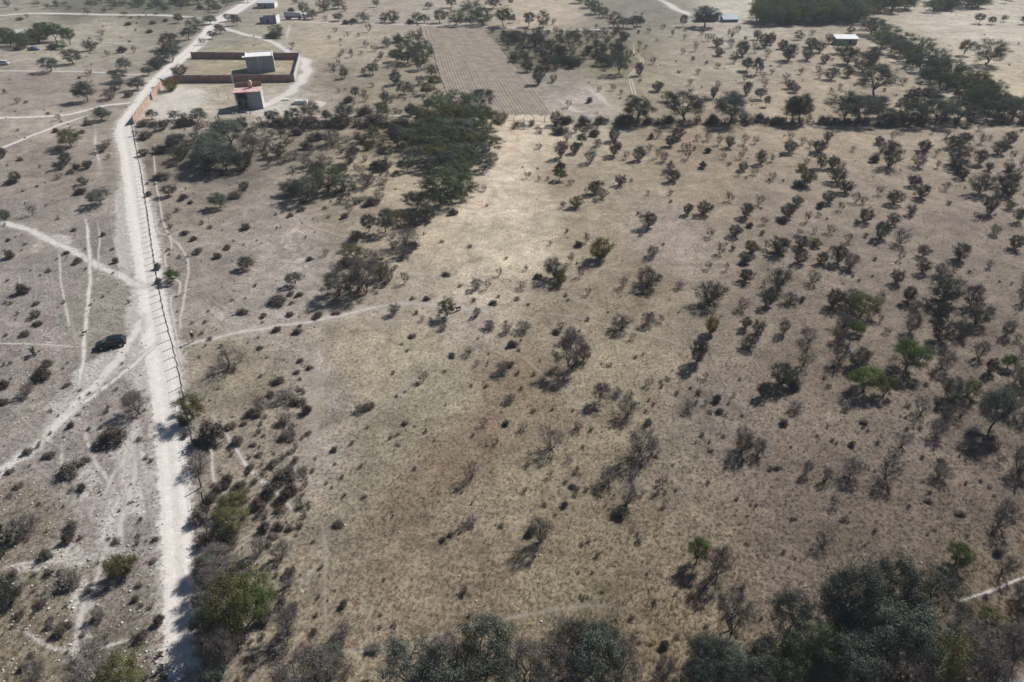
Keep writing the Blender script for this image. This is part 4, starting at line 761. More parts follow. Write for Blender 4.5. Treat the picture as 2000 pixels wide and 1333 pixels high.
ANCH = [(x, y, n) for x, y, n in (
 (213, 672, 'the parked dark car'), (380, 655, 'the standing person'), (487, 195, 'the red-roofed house'), (512, 125, 'the grey flat-roofed house'), (587, 201, 'the white cistern'), (895, 603, 'the black animal'),
 (1172, 487, 'the round yellow-green bush'), (1330, 450, 'the pinkish bare patch'), (1364, 1072, 'the lone small green tree'), (1780, 687, 'the spreading green tree'), (1680, 605, 'the yellowest tree'), (1652, 80, 'the white-roofed shed'),
 (1382, 28, 'the blue-roofed house'), (1240, 140, 'the twin-rut track'), (1340, 205, 'the widest fence-line tree'), (1920, 110, 'the pair of field trees'), (1010, 690, 'the footpath fork'), (880, 925, 'the rust-brown grass'),
 (1112, 695, 'the tall leafless tree'), (1250, 865, 'the biggest bare shrub'), (378, 790, 'the tree shading the road'), (492, 1150, 'the bright green roadside tree'), (262, 552, 'the track junction'), (68, 685, 'the lone cactus'), (15, 1055, 'the cactus clump'),
 (243, 1100, 'the yellow-green roadside shrub'), (100, 75, 'the green garden'), (575, 32, 'the tanker truck'), (243, 258, 'the road bend'), (290, 200, 'the orange brick wall'), (1930, 1158, 'the short pale path'), (1795, 185, 'the stone heap'),
 (930, 130, 'the ploughed field'), (1000, 400, 'the palest sand'), (715, 560, 'the lone thicket tree'), (700, 1272, 'the lowest footpath'), (1690, 735, 'the paired green trees'), (1580, 20, 'the far woodland'), (620, 850, 'the pale field margin'),
 (450, 300, 'the fence-side thicket'), (890, 300, 'the central thicket'), (1650, 1250, 'the darkest thicket'), (1900, 460, 'the sparse stony ground'), (1560, 420, 'the mid-pasture slope'), (1840, 120, 'the diagonal hedgerow'), (1090, 100, 'the weedy green plot'))]
ORD = 'first second third fourth fifth sixth seventh eighth ninth tenth eleventh twelfth thirteenth fourteenth fifteenth sixteenth seventeenth eighteenth nineteenth twentieth'.split()
CLK = 'twelve one two three four five six seven eight nine ten eleven'.split()
_sec = {}
for p in PL:
    p['my'] = p['py'] - p['h'] * .5 * (FPX * CP / P(p['g'].x, p['g'].y, 0)[2])
    ds = [math.hypot(p['px'] - x, (p['my'] - y) * 1.2) for x, y, _n in ANCH]
    k = int(np.argmin(ds)); x, y, _n = ANCH[k]
    c = int(round(math.degrees(math.atan2(p['px'] - x, y - p['my'])) / 30)) % 12
    p['sec'] = (LOOK[p['t']][:2], k, c); p['ds'] = ds[k]
    _sec.setdefault(p['sec'], []).append(p)
for v in _sec.values():
    v.sort(key=lambda p: p['ds'])
    for i, p in enumerate(v): p['rank'] = i
def plant_label(p):
    t = p['t']; look, kind, cat = LOOK[t]
    size = ('small', 'mid-sized', 'large')[0 if p['w'] < (1.8 if cat != 'tree' else 5) else 1 if p['w'] < (3.6 if cat != 'tree' else 9) else 2]
    _, k, c = p['sec']
    return f"{size} {look} {kind}, {ORD[p['rank']]} outward from {ANCH[k][2]} towards {CLK[c]} o'clock", cat

def place_plant(p):
    t = p['t']; lab, cat = plant_label(p)
    rz = random.uniform(0, 6.283); k = random.uniform(.93, 1.07)
    loc = (p['g'].x, p['g'].y, -0.01)
    if t == 'p':
        o = obj(NAME[t], random.choice(CACT), loc=loc, rz=rz); o.scale = (p['w'], p['w'], p['h'])
        return tag(o, lab, cat, GROUP[cat])
    w, l, both = random.choice(PROTO[t])
    if cat == 'bush' or (cat == 'shrub' and p['wp'] < 22) or (cat == 'tree' and p['wp'] < 16):
        o = obj(NAME[t], both, loc=loc, rz=rz)
    else:
        o = empty(NAME[t], loc, rz)
        pw, pl = PARTS[cat]
        if t == 'a': pl = 'twigs'
        obj(pw, w, o); obj(pl, l, o)
    o.scale = (p['w'] * k, p['w'] * k * random.uniform(.82, 1.12), p['h'] * k)
    o.rotation_euler = (random.uniform(-.09, .09), random.uniform(-.09, .09), rz)
    return tag(o, lab, cat, GROUP[cat])
for p in PL: place_plant(p)

def joined(name, label, cat, items):
    """many alike plants nobody could count, as one mesh"""
    vv, qq, mi, n, mats = [], [], [], 0, []
    for me, loc, rz, sc in items:
        co = np.empty(len(me.vertices) * 3, np.float32); me.vertices.foreach_get('co', co); co = co.reshape(-1, 3) * np.array(sc)
        c, s_ = math.cos(rz), math.sin(rz)
        co = np.stack([co[:, 0] * c - co[:, 1] * s_, co[:, 0] * s_ + co[:, 1] * c, co[:, 2]], 1) + np.array(loc)
        li = np.empty(len(me.loops), np.int32); me.loops.foreach_get('vertex_index', li)
        m_ = np.empty(len(me.polygons), np.int32); me.polygons.foreach_get('material_index', m_)
        ix = []
        for mm in me.materials:
            if mm not in mats: mats.append(mm)
            ix.append(mats.index(mm))
        vv.append(co); qq.append(li.reshape(-1, 4) + n); mi.append(np.array(ix)[m_]); n += len(co)
    return tag(obj(name, mesh_np(name, np.concatenate(vv), quads=np.concatenate(qq), mats=mats, mat_idx=np.concatenate(mi))), label, cat, kind='stuff')

items = [(random.choice(lowD if p['t'] == 'd' else lowA), (p['g'].x, p['g'].y, -.01), random.uniform(0, 6.28), (p['w'], p['w'], p['h'])) for p in rest]
# more knee-high clumps strewn over pasture, roadside and far fields
for _ in range(3400):
    px, py = random.uniform(-400, 2400), 20 + 1440 * random.random() ** 1.25
    dens = .15
    if px < roadx(py) - 12: dens = .75
    elif px < 620 and py > 240: dens = 1.0
    elif px > 1080 and py > 240: dens = .42
    elif 560 < px < 850 and py < 470: dens = .9
    elif px > 1240 and 60 < py < 235: dens = .5
    elif py < 240: dens = .35
    if abs(px - roadx(py)) < 40 and py > 240: continue
    if 820 < px < 1080 and py < 235: continue
    if 320 < px < 600 and 100 < py < 215: continue
    if random.random() > dens: continue
    g = G(px, py); w = random.choice((.25, .35, .45, .6, .8)) * random.uniform(.8, 1.3)
    if py < 240: w *= 1.5
    items.append((random.choice(lowD), (g.x, g.y, -.01), random.uniform(0, 6.28), (w, w, w * random.uniform(.45, .8))))
lowB = [make_vase(151 + i, 6, 120, .06, 620, .0065, bare=True).meshes('scrub_tangle', M['bark'], M['twig_dark'])[2] for i in range(3)]
lowC = [make_vase(171 + i, 5, 520, .085, 60, .008).meshes('scrub_leafy', M['bark'], M['lf_grey'])[2] for i in range(3)]
def fill(n, x0, x1, y0, y1, w0, w1, cond=None, kinds=None):
    for _ in range(n):
        px, py = random.uniform(x0, x1), random.uniform(y0, y1)
        if cond and not cond(px, py): continue
        g = G(px, py); w = random.uniform(w0, w1)
        items.append((random.choice(kinds or lowB + lowC[:1]), (g.x, g.y, -.01), random.uniform(0, 6.28), (w, w, w * random.uniform(.5, .9))))
fill(46, 340, 560, 258, 345, 1.5, 3.4); fill(64, 560, 830, 245, 345, 1.5, 3.2); fill(34, 590, 760, 330, 400, 1.3, 2.6)
fill(30, 640, 850, 100, 230, 1.4, 3.0); fill(30, 680, 800, 440, 590, 1.0, 2.2, lambda x, y: abs((x - 800) + (y - 440) * .75) < 50)
fill(26, 400, 480, 980, 1260, .8, 1.8); fill(30, 500, 600, 780, 1010, .6, 1.4); fill(170, 950, 1232, 64, 142, 2.0, 4.6, lambda x, y: x < 1232 - max(0, y - 110) * 1.2 and x > 950 + (y - 64) * .95, lowC); fill(40, 840, 1000, 60, 220, .7, 1.5, lambda x, y: abs(x - (944 + (y - 53) * .82)) < 7 or abs(x - (829 + (y - 53) * .3)) < 5, lowC)
fill(150, 1190, 2010, 239, 246, 1.6, 3.0); fill(90, 300, 800, 244, 250, 1.2, 2.6); fill(24, 1000, 1190, 243, 262, 1.2, 2.4)
joined('scrub_clumps', 'knee-high grey clumps of dry weeds strewn over all the land', 'weeds', items)

items = []
poly = [(1478, 52), (1590, 51), (1672, 49), (1690, 33), (1825, 25), (1900, 20), (2030, 6)]
for _ in range(230):
    px = random.uniform(1475, 1930) if _ % 2 else random.uniform(1478, 1700); yb = np.interp(px, [q[0] for q in poly], [q[1] for q in poly])
    py = yb - abs(random.gauss(0, 1)) * 20 - random.uniform(0, 3)
    if py < -20: continue
    g = G(px, py); w = random.uniform(7, 12)
    items.append((random.choice(lowM), (g.x, g.y, 0), random.uniform(0, 6.28), (w, w, w * random.uniform(.6, .85))))
for px, py, n in ((200, 12, 26), (330, 10, 26), (440, 3, 8), (660, -2, 10), (1950, 2, 8)):
    for _ in range(n):
        g = G(px + random.gauss(0, 60 if n > 20 else 26), py + random.gauss(0, 6)); w = random.uniform(3, 6) if n > 20 else random.uniform(5, 8)
        items.append((random.choice(lowM), (g.x, g.y, 0), random.uniform(0, 6.28), (w, w, w * random.uniform(.45, .75))))
joined('far_woodland', 'far dark green woodland along the top edge of the photo', 'woodland', items)

# ------------------------------------------------------------------ dry grass: blades in tufts over the near ground
n = 80000
px = rng.uniform(-380, 2380, n); py = 260 + 1220 * rng.uniform(0, 1, n) ** .85
keep = np.abs(px - np.interp(py, [250, 340, 460, 580, 700, 830, 1050, 1340], [243, 259, 280, 297, 318, 332, 348, 358])) > 30
keep &= rng.uniform(0, 1, n) > chalk_amt(px, py) * 1.3
px, py = px[keep], py[keep]; n = len(px)
x_ = (px - 1000) / FPX; y_ = (666.5 - py) / FPX
t_ = -HCAM / (-SP + y_ * CP)
base = np.stack([x_ * t_, (CP + y_ * SP) * t_, np.zeros(n)], 1)
clump = .5 + .5 * np.sin(base[:, 0] * .31 + 1.7 * np.sin(base[:, 1] * .23)) * np.sin(base[:, 1] * .27 + 1.3 * np.sin(base[:, 0] * .19))
gcol = ground_col(px, py) * (rng.choice([.68, .88, 1.0, 1.16, 1.42], n, p=[.1, .3, .3, .22, .08]) * (.9 + .2 * clump))[:, None] * np.array([1.03, 1.0, .93])
V, T, Cc = [], [], []
nb = 9
for k in range(nb):
    a = rng.uniform(0, 6.28, n); h = rng.uniform(.045, .13, n) * (.6 + .8 * clump); l = rng.uniform(.04, .16, n); r0 = rng.uniform(0, .16, n)
    d = np.stack([np.cos(a), np.sin(a), np.zeros(n)], 1); sd = np.stack([-np.sin(a), np.cos(a), np.zeros(n)], 1) * rng.uniform(.014, .03, (n, 1))
    b0 = base + d * r0[:, None]
    tip = b0 + d * l[:, None] + np.array([0, 0, 1]) * h[:, None]
    V.append(np.stack([b0 - sd, b0 + sd, tip], 1)); Cc.append(np.repeat((gcol * rng.uniform(.85, 1.15, (n, 1)))[:, None, :], 3, 1))
V = np.concatenate(V).reshape(-1, 3); Cc = np.concatenate(Cc).reshape(-1, 3)
T = np.arange(len(V)).reshape(-1, 3)
m, ns, ln = new_mat('dry_grass_blades')
out = N(ns, 'ShaderNodeOutputMaterial'); at = N(ns, 'ShaderNodeAttribute', attribute_name='soil')
d1, d2, ms = N(ns, 'ShaderNodeBsdfDiffuse'), N(ns, 'ShaderNodeBsdfTranslucent'), N(ns, 'ShaderNodeMixShader')
ms.inputs[0].default_value = .48
ln.new(at.outputs['Color'], d1.inputs[0]); ln.new(at.outputs['Color'], d2.inputs[0]); ln.new(d1.outputs[0], ms.inputs[1]); ln.new(d2.outputs[0], ms.inputs[2]); ln.new(ms.outputs[0], out.inputs[0])
gr = mesh_np('dry_grass', V, tris=T, mats=[m])
gr.attributes.new('soil', 'FLOAT_COLOR', 'POINT').data.foreach_set('color', np.concatenate([Cc, np.ones((len(Cc), 1))], 1).astype(np.float32).ravel())
tag(obj('dry_grass', gr), 'short dry straw-coloured grass over the open ground', 'grass', kind='stuff')

# pale loose stones
sv, st = [], []
octa = np.array([(1, 0, 0), (-1, 0, 0), (0, 1, 0), (0, -1, 0), (0, 0, 1), (0, 0, -.6)], float)
ot = np.array([(0, 2, 4), (2, 1, 4), (1, 3, 4), (3, 0, 4), (2, 0, 5), (1, 2, 5), (3, 1, 5), (0, 3, 5)])
cnt = 0
for _ in range(2600):
    if random.random() < .90: px, py = random.uniform(0, 330), random.uniform(380, 1333)
    else: px, py = random.uniform(330, 2000), random.uniform(400, 1333)
    if abs(px - roadx(py)) < 26: continue
    g = G(px, py); s_ = random.choice((.04, .05, .06, .08, .13)) * random.uniform(.7, 1.3)
    v = octa * s_ * np.array([random.uniform(.7, 1.4), random.uniform(.7, 1.4), .7]) * rng.uniform(.8, 1.2, (6, 1)); c, q = math.cos(_), math.sin(_)
    v = np.stack([v[:, 0] * c - v[:, 1] * q, v[:, 0] * q + v[:, 1] * c, v[:, 2]], 1) + np.array([g.x, g.y, s_ * .25])
    sv.append(v); st.append(ot + cnt); cnt += 6
M['stone'] = leaf_mat('pale_stone', (.38, .35, .33), (.62, .59, .56), 0, .1)
tag(obj('loose_stones', mesh_np('loose_stones', np.concatenate(sv), tris=np.concatenate(st), mats=[M['stone']])), 'loose pale stones strewn over the ground', 'stones', kind='stuff')

# ------------------------------------------------------------------ ploughed field with real ridges
M['plough'] = solid('ploughed_earth', (.235, .203, .170), .95, .05, .30, .25, bump=.8)
TL, TR_, BR, BL = G(828, 53), G(941, 53), G(1084, 227), G(882, 224)
nr, nl = 27, 40
rj = [random.uniform(.4, 1.3) for _ in range(28)]; rx_ = [random.uniform(-.15, .15) for _ in range(28)]
v, f = [], []
for i in range(nl + 1):
    t = i / nl
    a, b_ = BL.lerp(TL, t), BR.lerp(TR_, t)
    for j in range(nr * 4 + 1):
        u = j / (nr * 4); p = a.lerp(b_, u)
        ph = (j % 4) / 4
        z = .10 - .075 * math.cos(2 * math.pi * ph) * rj[j // 4 % 28] + random.uniform(-.012, .012)
        if j in (0, nr * 4) or i in (0, nl): z = .005
        v.append((p.x + rx_[j // 4 % 28] + .25 * math.sin(i * .31 + (j // 4) * .2) + (random.uniform(-.6, .6) if j in (0, nr * 4) else 0), p.y + (random.uniform(-1.5, 1.5) if i in (0, nl) else 0), z))
k = nr * 4 + 1
f = [(i * k + j, i * k + j + 1, (i + 1) * k + j + 1, (i + 1) * k + j) for i in range(nl) for j in range(nr * 4)]
tag(obj('ploughed_field', mesh_np('ploughed_field', v, quads=f, mats=[M['plough']])), 'ploughed bare field with long parallel furrows', 'field', kind='structure')

# ------------------------------------------------------------------ materials of built things
M['post'] = solid('weathered_post', (.075, .065, .058), .9, .1, .3, 6)
M['wire'] = solid('fence_wire', (.18, .18, .18), .5, .4, .1, 3, .8)
M['cement'] = solid('shade_toned_cement', (.235, .255, .285), .9, .15, .16, .7, bump=.2)  # grey with the bluish shade of the house fronts mixed in
M['cement_l'] = solid('pale_cement_and_sunlit_wall', (.50, .49, .47), .9, .15, .14, .8, bump=.2)  # pale cement parts; also imitates sunlight on side walls
M['white'] = solid('limewash_and_sunlit_wall', (.66, .66, .65), .85, .2, .10, .9)  # white parts; also lightens the grey house's sunlit side
M['roofred'] = solid('worn_red_roof_paint', (.46, .15, .12), .8, .2, .15, .9, tint=(.62, .56, .54))
M['dark'] = solid('dark_doorway', (.02, .02, .024), .6, .3, .2, 2)
M['glass'] = solid('window_glass', (.03, .04, .05), .12, .5, .1, 1)
M['tank_pink'] = solid('faded_tank_plastic', (.50, .40, .36), .5, .3, .1, 2)
M['blue'] = solid('pale_blue_sheet', (.36, .45, .54), .5, .4, .14, .8)
M['blue_d'] = solid('dark_blue_sheet', (.12, .17, .24), .5, .4, .18, .8)
M['metal_w'] = solid('white_metal_sheet', (.44, .46, .48), .6, .3, .12, .8)
M['wood'] = solid('dead_wood', (.10, .08, .065), .9, .1, .3, 3)
M['wood_r'] = solid('red_brown_wood', (.14, .065, .05), .9, .1, .3, 3)
M['rubble'] = leaf_mat('red_stones', (.20, .13, .115), (.34, .26, .24), 0, .2)
M['sand'] = solid('piled_sand', (.42, .36, .32), .95, .05, .15, 2, bump=.4)

def brick_mat(name, c1, c2, mortar):
    m, ns, ln = new_mat(name)
    b = N(ns, 'ShaderNodeBsdfPrincipled'); out = N(ns, 'ShaderNodeOutputMaterial'); b.inputs['Roughness'].default_value = .92; b.inputs['Specular IOR Level'].default_value = .1
    tc = N(ns, 'ShaderNodeTexCoord'); sp = N(ns, 'ShaderNodeSeparateXYZ'); cb = N(ns, 'ShaderNodeCombineXYZ'); ad = N(ns, 'ShaderNodeMath', operation='ADD')
    ln.new(tc.outputs['Object'], sp.inputs[0]); ln.new(sp.outputs[0], ad.inputs[0]); ln.new(sp.outputs[1], ad.inputs[1]); ln.new(ad.outputs[0], cb.inputs[0]); ln.new(sp.outputs[2], cb.inputs[1])
    br = N(ns, 'ShaderNodeTexBrick'); br.inputs['Scale'].default_value = 1.0; br.inputs['Brick Width'].default_value = .28; br.inputs['Row Height'].default_value = .14; br.inputs['Mortar Size'].default_value = .012
    br.inputs['Color1'].default_value = (*c1, 1); br.inputs['Color2'].default_value = (*c2, 1); br.inputs['Mortar'].default_value = (*mortar, 1)
    ln.new(cb.outputs[0], br.inputs['Vector'])
    nz = N(ns, 'ShaderNodeTexNoise'); nz.inputs['Scale'].default_value = .6; nz.inputs['Detail'].default_value = 6; ln.new(tc.outputs['Object'], nz.inputs['Vector'])
    mr = N(ns, 'ShaderNodeMapRange'); mr.inputs[1].default_value = .3; mr.inputs[2].default_value = .7; mr.inputs[3].default_value = .75; mr.inputs[4].default_value = 1.2; ln.new(nz.outputs[0], mr.inputs[0])
    ml = N(ns, 'ShaderNodeMix', data_type='RGBA', blend_type='MULTIPLY'); ml.inputs[0].default_value = 1; ln.new(br.outputs[0], ml.inputs[6]); ln.new(mr.outputs[0], ml.inputs[7])
    ln.new(ml.outputs[2], b.inputs['Base Color']); ln.new(b.outputs[0], out.inputs[0])
    return m
M['brick'] = brick_mat('red_brick', (.29, .135, .10), (.37, .19, .145), (.30, .26, .24))
M['brick_o'] = brick_mat('orange_brick', (.36, .22, .155), (.42, .27, .20), (.38, .34, .30))

# ------------------------------------------------------------------ fences: every post a piece of its own
def post_mesh(i, h=1.55):
    b = MB(); r = random.Random(i)
    b.tube([(0, 0, -.05), (r.uniform(-.03, .03), r.uniform(-.03, .03), h * .5), (r.uniform(-.06, .06), r.uniform(-.05, .05), h)], [.085, .078, .065], 6)
    me = bpy.data.meshes.new('post'); me.from_pydata(b.v, [], b.f); me.materials.append(M['post']); return me
POSTS = [post_mesh(i) for i in range(5)]
def fence(label, s, spacing, hs=1.0, wires=(.35, .75, 1.15, 1.45), skip=()):
    pts = [G(*[float(t) for t in e.split(',')]) for e in s.split()]
    root = empty('post_and_wire_fence', pts[0]); o0 = Vector(pts[0])
    c = catmull([Vector(p) for p in pts], 30)
    acc, nxt, n, tops = 0.0, 0.0, 0, []
    for i in range(len(c) - 1):
        d = (c[i + 1] - c[i]).length
        while nxt <= acc + d and d > 0:
            p = c[i].lerp(c[i + 1], (nxt - acc) / d) - o0
            if n not in skip:
                o = obj('post', random.choice(POSTS), root, p, random.uniform(0, 6.28)); o.scale = (1, 1, hs * random.uniform(.9, 1.12))
                o.rotation_euler = (random.uniform(-.05, .05), random.uniform(-.05, .05), random.uniform(0, 6.28))
            tops.append(p.copy()); n += 1; nxt += spacing * random.uniform(.92, 1.08)
        acc += d
    for z in wires:
        MB().tube([p + Vector((0, 0, z * hs)) for p in tops], .007, 3).build('wire', M['wire'], root)
    return tag(root, label, 'fence')
fence('long post and wire fence beside the dirt road', '258,246 268,300 277,345 290,430 303,520 318,600 334,665 346,710 358,770 370,830 382,890 392,945 401,1000 410,1060', 2.6)
fence('post and wire fence between sandy pasture and farther scrub', '985,241 1040,240 1120,241 1250,243 1400,244 1560,245 1700,246', 2.9, 1.1)
fence('post and wire fence below the red-roofed house', '268,247 340,247 420,248 500,250 580,250 680,247 800,243', 3.4, 1.1)

# ------------------------------------------------------------------ buildings
def frame(name, a, b_, label, cat):
    """Empty at ground point a, local x towards b, local y away from the camera"""
    A, B = G(*a), G(*b_)
    d = B - A
    o = empty(name, A, math.atan2(d.y, d.x))
    return tag(o, label, cat), d.length

def bx(name, mat, par, x0, x1, y0, y1, z0, z1, bevel=0.0):
    return MB().box(x0, x1, y0, y1, z0, z1).build(name, mat, par, bevel=bevel)

def window(par, x, z, w, h, y=-.012):
    o = bx('window', M['glass'], par, x - w / 2, x + w / 2, y, y + .05, z, z + h)
    fr = MB().box(x - w / 2 - .06, x - w / 2, y - .03, y + .04, z - .06, z + h + .06).box(x + w / 2, x + w / 2 + .06, y - .03, y + .04, z - .06, z + h + .06)
    fr.box(x - w / 2, x + w / 2, y - .03, y + .04, z - .06, z).box(x - w / 2, x + w / 2, y - .03, y + .04, z + h, z + h + .06).box(x - .025, x + .025, y - .02, y - .002, z, z + h)
    fr.build('frame', M['cement_l'], o)
    return o

# grey two-storey block in the walled yard
h1, W = frame('house', (484.5, 143.5), (538, 140), 'grey flat-roofed block house inside the brick-walled yard', 'house')
D, H = 9.0, 5.3
bx('wall', M['cement'], h1, 0, W, 0, .2, 0, H); bx('wall', M['white'], h1, W - .2, W, .2, D, 0, H); bx('wall', M['cement'], h1, 0, .2, .2, D, 0, H); bx('wall', M['cement'], h1, .2, W - .2, D - .2, D, 0, H)  # right wall white for the sunlight on it, front toned for shade
bx('roof', M['white'], h1, .2, W - .2, .2, D - .2, H - .35, H - .1)
par_ = MB().box(-.06, W + .06, -.06, .26, H, H + .16).box(-.06, W + .06, D - .26, D + .06, H, H + .16).box(-.06, .26, .26, D - .26, H, H + .16).box(W - .26, W + .06, .26, D - .26, H, H + .16)
par_.build('parapet', M['white'], h1)
bx('roof_ledge', M['white'], h1, -1.0, -.06, .0, 2.2, H - .15, H + .05)
for z in (3.0, 3.7, 4.4):
    for x in (.46, .56): bx('vent_block', M['cement_l'], h1, W * x - .22, W * x + .22, -.03, -.002, z, z + .3)
bx('corner_pillar', M['white'], h1, W - .12, W + .10, -.10, .12, 0, H - .01)
bx('downpipe', M['white'], h1, W * .44, W * .44 + .10, -.09, -.01, 0, H - .1)
bx('door', M['dark'], h1, -.03, .0, 1.2, 2.2, 0, 2.1)

def brick_wall(label, a, b_, h, mat='brick', step=3.2, gap=()):
    r, W = frame('brick_wall', a, b_, label, 'wall')
    n = max(1, round(W / step)); s = W / n
    for i in range(n):
        if i in gap: continue
        hh = h * random.uniform(.97, 1.02)
        bx('panel', M[mat], r, i * s + .12, (i + 1) * s - .12, .02, .17, 0, hh)
        bx('coping', M['cement'], r, i * s + .12, (i + 1) * s - .12, 0, .19, hh, hh + .05)
    for i in range(n + 1): bx('pillar', M['cement'], r, i * s - .12, i * s + .12, -.015, .205, 0, h * 1.05)
    return r
brick_wall('red brick wall along the far side of the walled yard', (375, 114.5), (586, 116.5), 2.3)
brick_wall('red brick wall along the near side of the walled yard', (338, 161.5), (452, 161.2), 2.3)
brick_wall('long red brick wall behind the red-roofed house', (458, 161), (575.5, 160), 2.35)
brick_wall('pale-sided end wall of the walled yard by the curving track', (576, 160), (587, 116.8), 2.3, 'cement_l')  # pale colour stands in for sun on this face
g_, W = frame('yard_gate', (452.5, 161.2), (457.5, 161), 'narrow white gate panel in the near brick wall', 'gate')
bx('panel', M['white'], g_, .1, W - .1, .05, .12, .05, 2.2); bx('post', M['cement_l'], g_, 0, .1, 0, .16, 0, 2.4); bx('post', M['cement_l'], g_, W - .1, W, 0, .16, 0, 2.4)
brick_wall('nearer half of the sunlit orange brick wall beside the road bend', (263, 243), (295, 199), 2.2, 'brick_o', 4.0)
brick_wall('farther half of the sunlit orange brick wall beside the road bend', (298.5, 195), (318, 171), 2.2, 'brick_o', 4.0)
g_, W = frame('gateway', (318.5, 170), (340, 163.5), 'pale flat gate canopy on brick piers at the wall corner', 'gateway')
bx('pier', M['brick'], g_, .1, .7, .2, .8, 0, 2.5); bx('pier', M['brick'], g_, W - .7, W - .1, .2, .8, 0, 2.5); bx('canopy', M['metal_w'], g_, -.2, W + .2, -.4, 1.6, 2.5, 2.68); bx('gate_leaf', M['brick_o'], g_, .75, W - .75, .45, .52, .1, 2.0)

# red-roofed house with open stair porch
h2, W = frame('house', (464, 216.3), (515, 213), 'red-roofed grey house with open stair porch and roof tank', 'house')
D, H, S = 6.5, 5.0, W * .47
bx('wall', M['cement'], h2, S, W, 0, .2, 0, H); bx('wall', M['cement_l'], h2, W - .2, W, .2, D, 0, H); bx('wall', M['cement'], h2, 0, W - .2, D - .2, D, 0, H); bx('wall', M['cement'], h2, S, S + .2, .2, D - .2, 0, H)  # right side wall in a paler colour to imitate sunlight
bx('porch_wall', M['cement'], h2, S * .42, S, 1.7, 1.9, 0, 2.4); bx('porch_wall', M['cement'], h2, .0, .2, 3.2, D - .2, 0, H)
bx('floor_slab', M['cement'], h2, .0, S, 2.0, D - .2, 2.4, 2.58)
bx('roof', M['roofred'], h2, -.35, W + .15, -.30, D + .1, H, H + .18)
bx('parapet', M['brick'], h2, -.1, W + .1, D - .12, D + .08, H + .19, H + 1.5)
bx('column', M['cement_l'], h2, .0, .25, .0, .25, 0, H); bx('column', M['cement_l'], h2, .0, .2, 2.0, 2.2, 2.6, H)
st = MB()
for i in range(13): st.box(.35 + i * (S - .8) / 13, .35 + (i + 1) * (S - .8) / 13, .5, 1.6, i * 2.5 / 13, (i + 1) * 2.5 / 13)
st.build('staircase', M['cement'], h2)
bx('door', M['dark'], h2, S * .60, S * .60 + .8, 1.66, 1.695, 0, 2.0)
bx('door', M['dark'], h2, .9, 1.8, D - .26, D - .21, 2.6, 4.6)
bx('window', M['glass'], h2, W - .01, W + .02, 2.4, 3.5, 3.0, 4.0)
t_, tw = frame('water_tank', (487, 205), (493, 205), 'pinkish upright water tank on the red roof', 'water tank')
t_.location = h2.matrix_basis @ Vector((W * .60, D * .72, H + .18)); t_.rotation_euler = h2.rotation_euler
MB().tube([(0, 0, .75), (0, 0, .80), (0, 0, 1.0), (0, 0, 1.9), (0, 0, 2.15), (0, 0, 2.25)], [.50, .56, .60, .60, .42, .18], 16).build('tank', M['tank_pink'], t_, smooth=True)
MB().tube([(0, 0, 2.24), (0, 0, 2.33)], [.2, .18], 12).build('lid', M['dark'], t_)
MB().box(-.45, .45, -.45, .45, 0, .74).build('plinth', M['brick'], t_)
for px_, py_, lab in ((446.5, 196, 'farther of the thin bare posts before the red-roofed house'), (426.5, 190, 'nearer of the thin bare posts before the red-roofed house')):
    g = G(px_, py_); MBp = MB().tube([(0, 0, 0), (.05, 0, 1.2), (.02, .05, 2.6)], [.07, .06, .045], 6)
    o = MBp.build('wooden_post', M['post'], None, g); tag(o, lab, 'post')
c_, W = frame('cistern', (575, 205), (600, 204), 'low white rectangular cistern beside the sand pile', 'cistern')
bx('tank', M['white'], c_, 0, W, 0, 2.4, 0, .95); bx('lid', M['metal_w'], c_, -.08, W + .08, -.08, 2.48, .951, 1.06); bx('hatch', M['cement'], c_, W * .7, W * .7 + .7, .8, 1.5, 1.061, 1.14)
c_, W = frame('cistern', (551, 197), (565, 196.5), 'small pale slab trough between red-roofed house and white cistern', 'cistern')
bx('trough', M['cement_l'], c_, 0, W, 0, 1.0, 0, .3); bx('rim', M['white'], c_, -.05, W + .05, -.05, 1.05, .301, .36)

def heap(name, label, cat, px, py, rx, ry, h, mat, seed, kind=None):
    r = np.random.default_rng(seed); g = G(px, py); n, m_ = 22, 7
    v = [(0, 0, h)]
    for j in range(1, m_ + 1):
        t = j / m_
        for i in range(n):
            a = 2 * math.pi * i / n; k = 1 + r.normal() * .05
            v.append((math.cos(a) * rx * t * k, math.sin(a) * ry * t * k, h * (1 - t) ** 1.15 * (1 + r.normal() * .06) if j < m_ else -.02))
    f = [(0, 1 + i, 1 + (i + 1) % n) for i in range(n)] + [(1 + j * n + i, 1 + (j + 1) * n + i, 1 + (j + 1) * n + (i + 1) % n, 1 + j * n + (i + 1) % n) for j in range(m_ - 1) for i in range(n)]
    b = MB().add(v, f); o = b.build(name, mat, None, g); return tag(o, label, cat, kind=kind)
heap('sand_pile', 'pinkish sand pile beside the white cistern', 'sand pile', 614, 205, 3.4, 4.2, 1.4, M['sand'], 3)

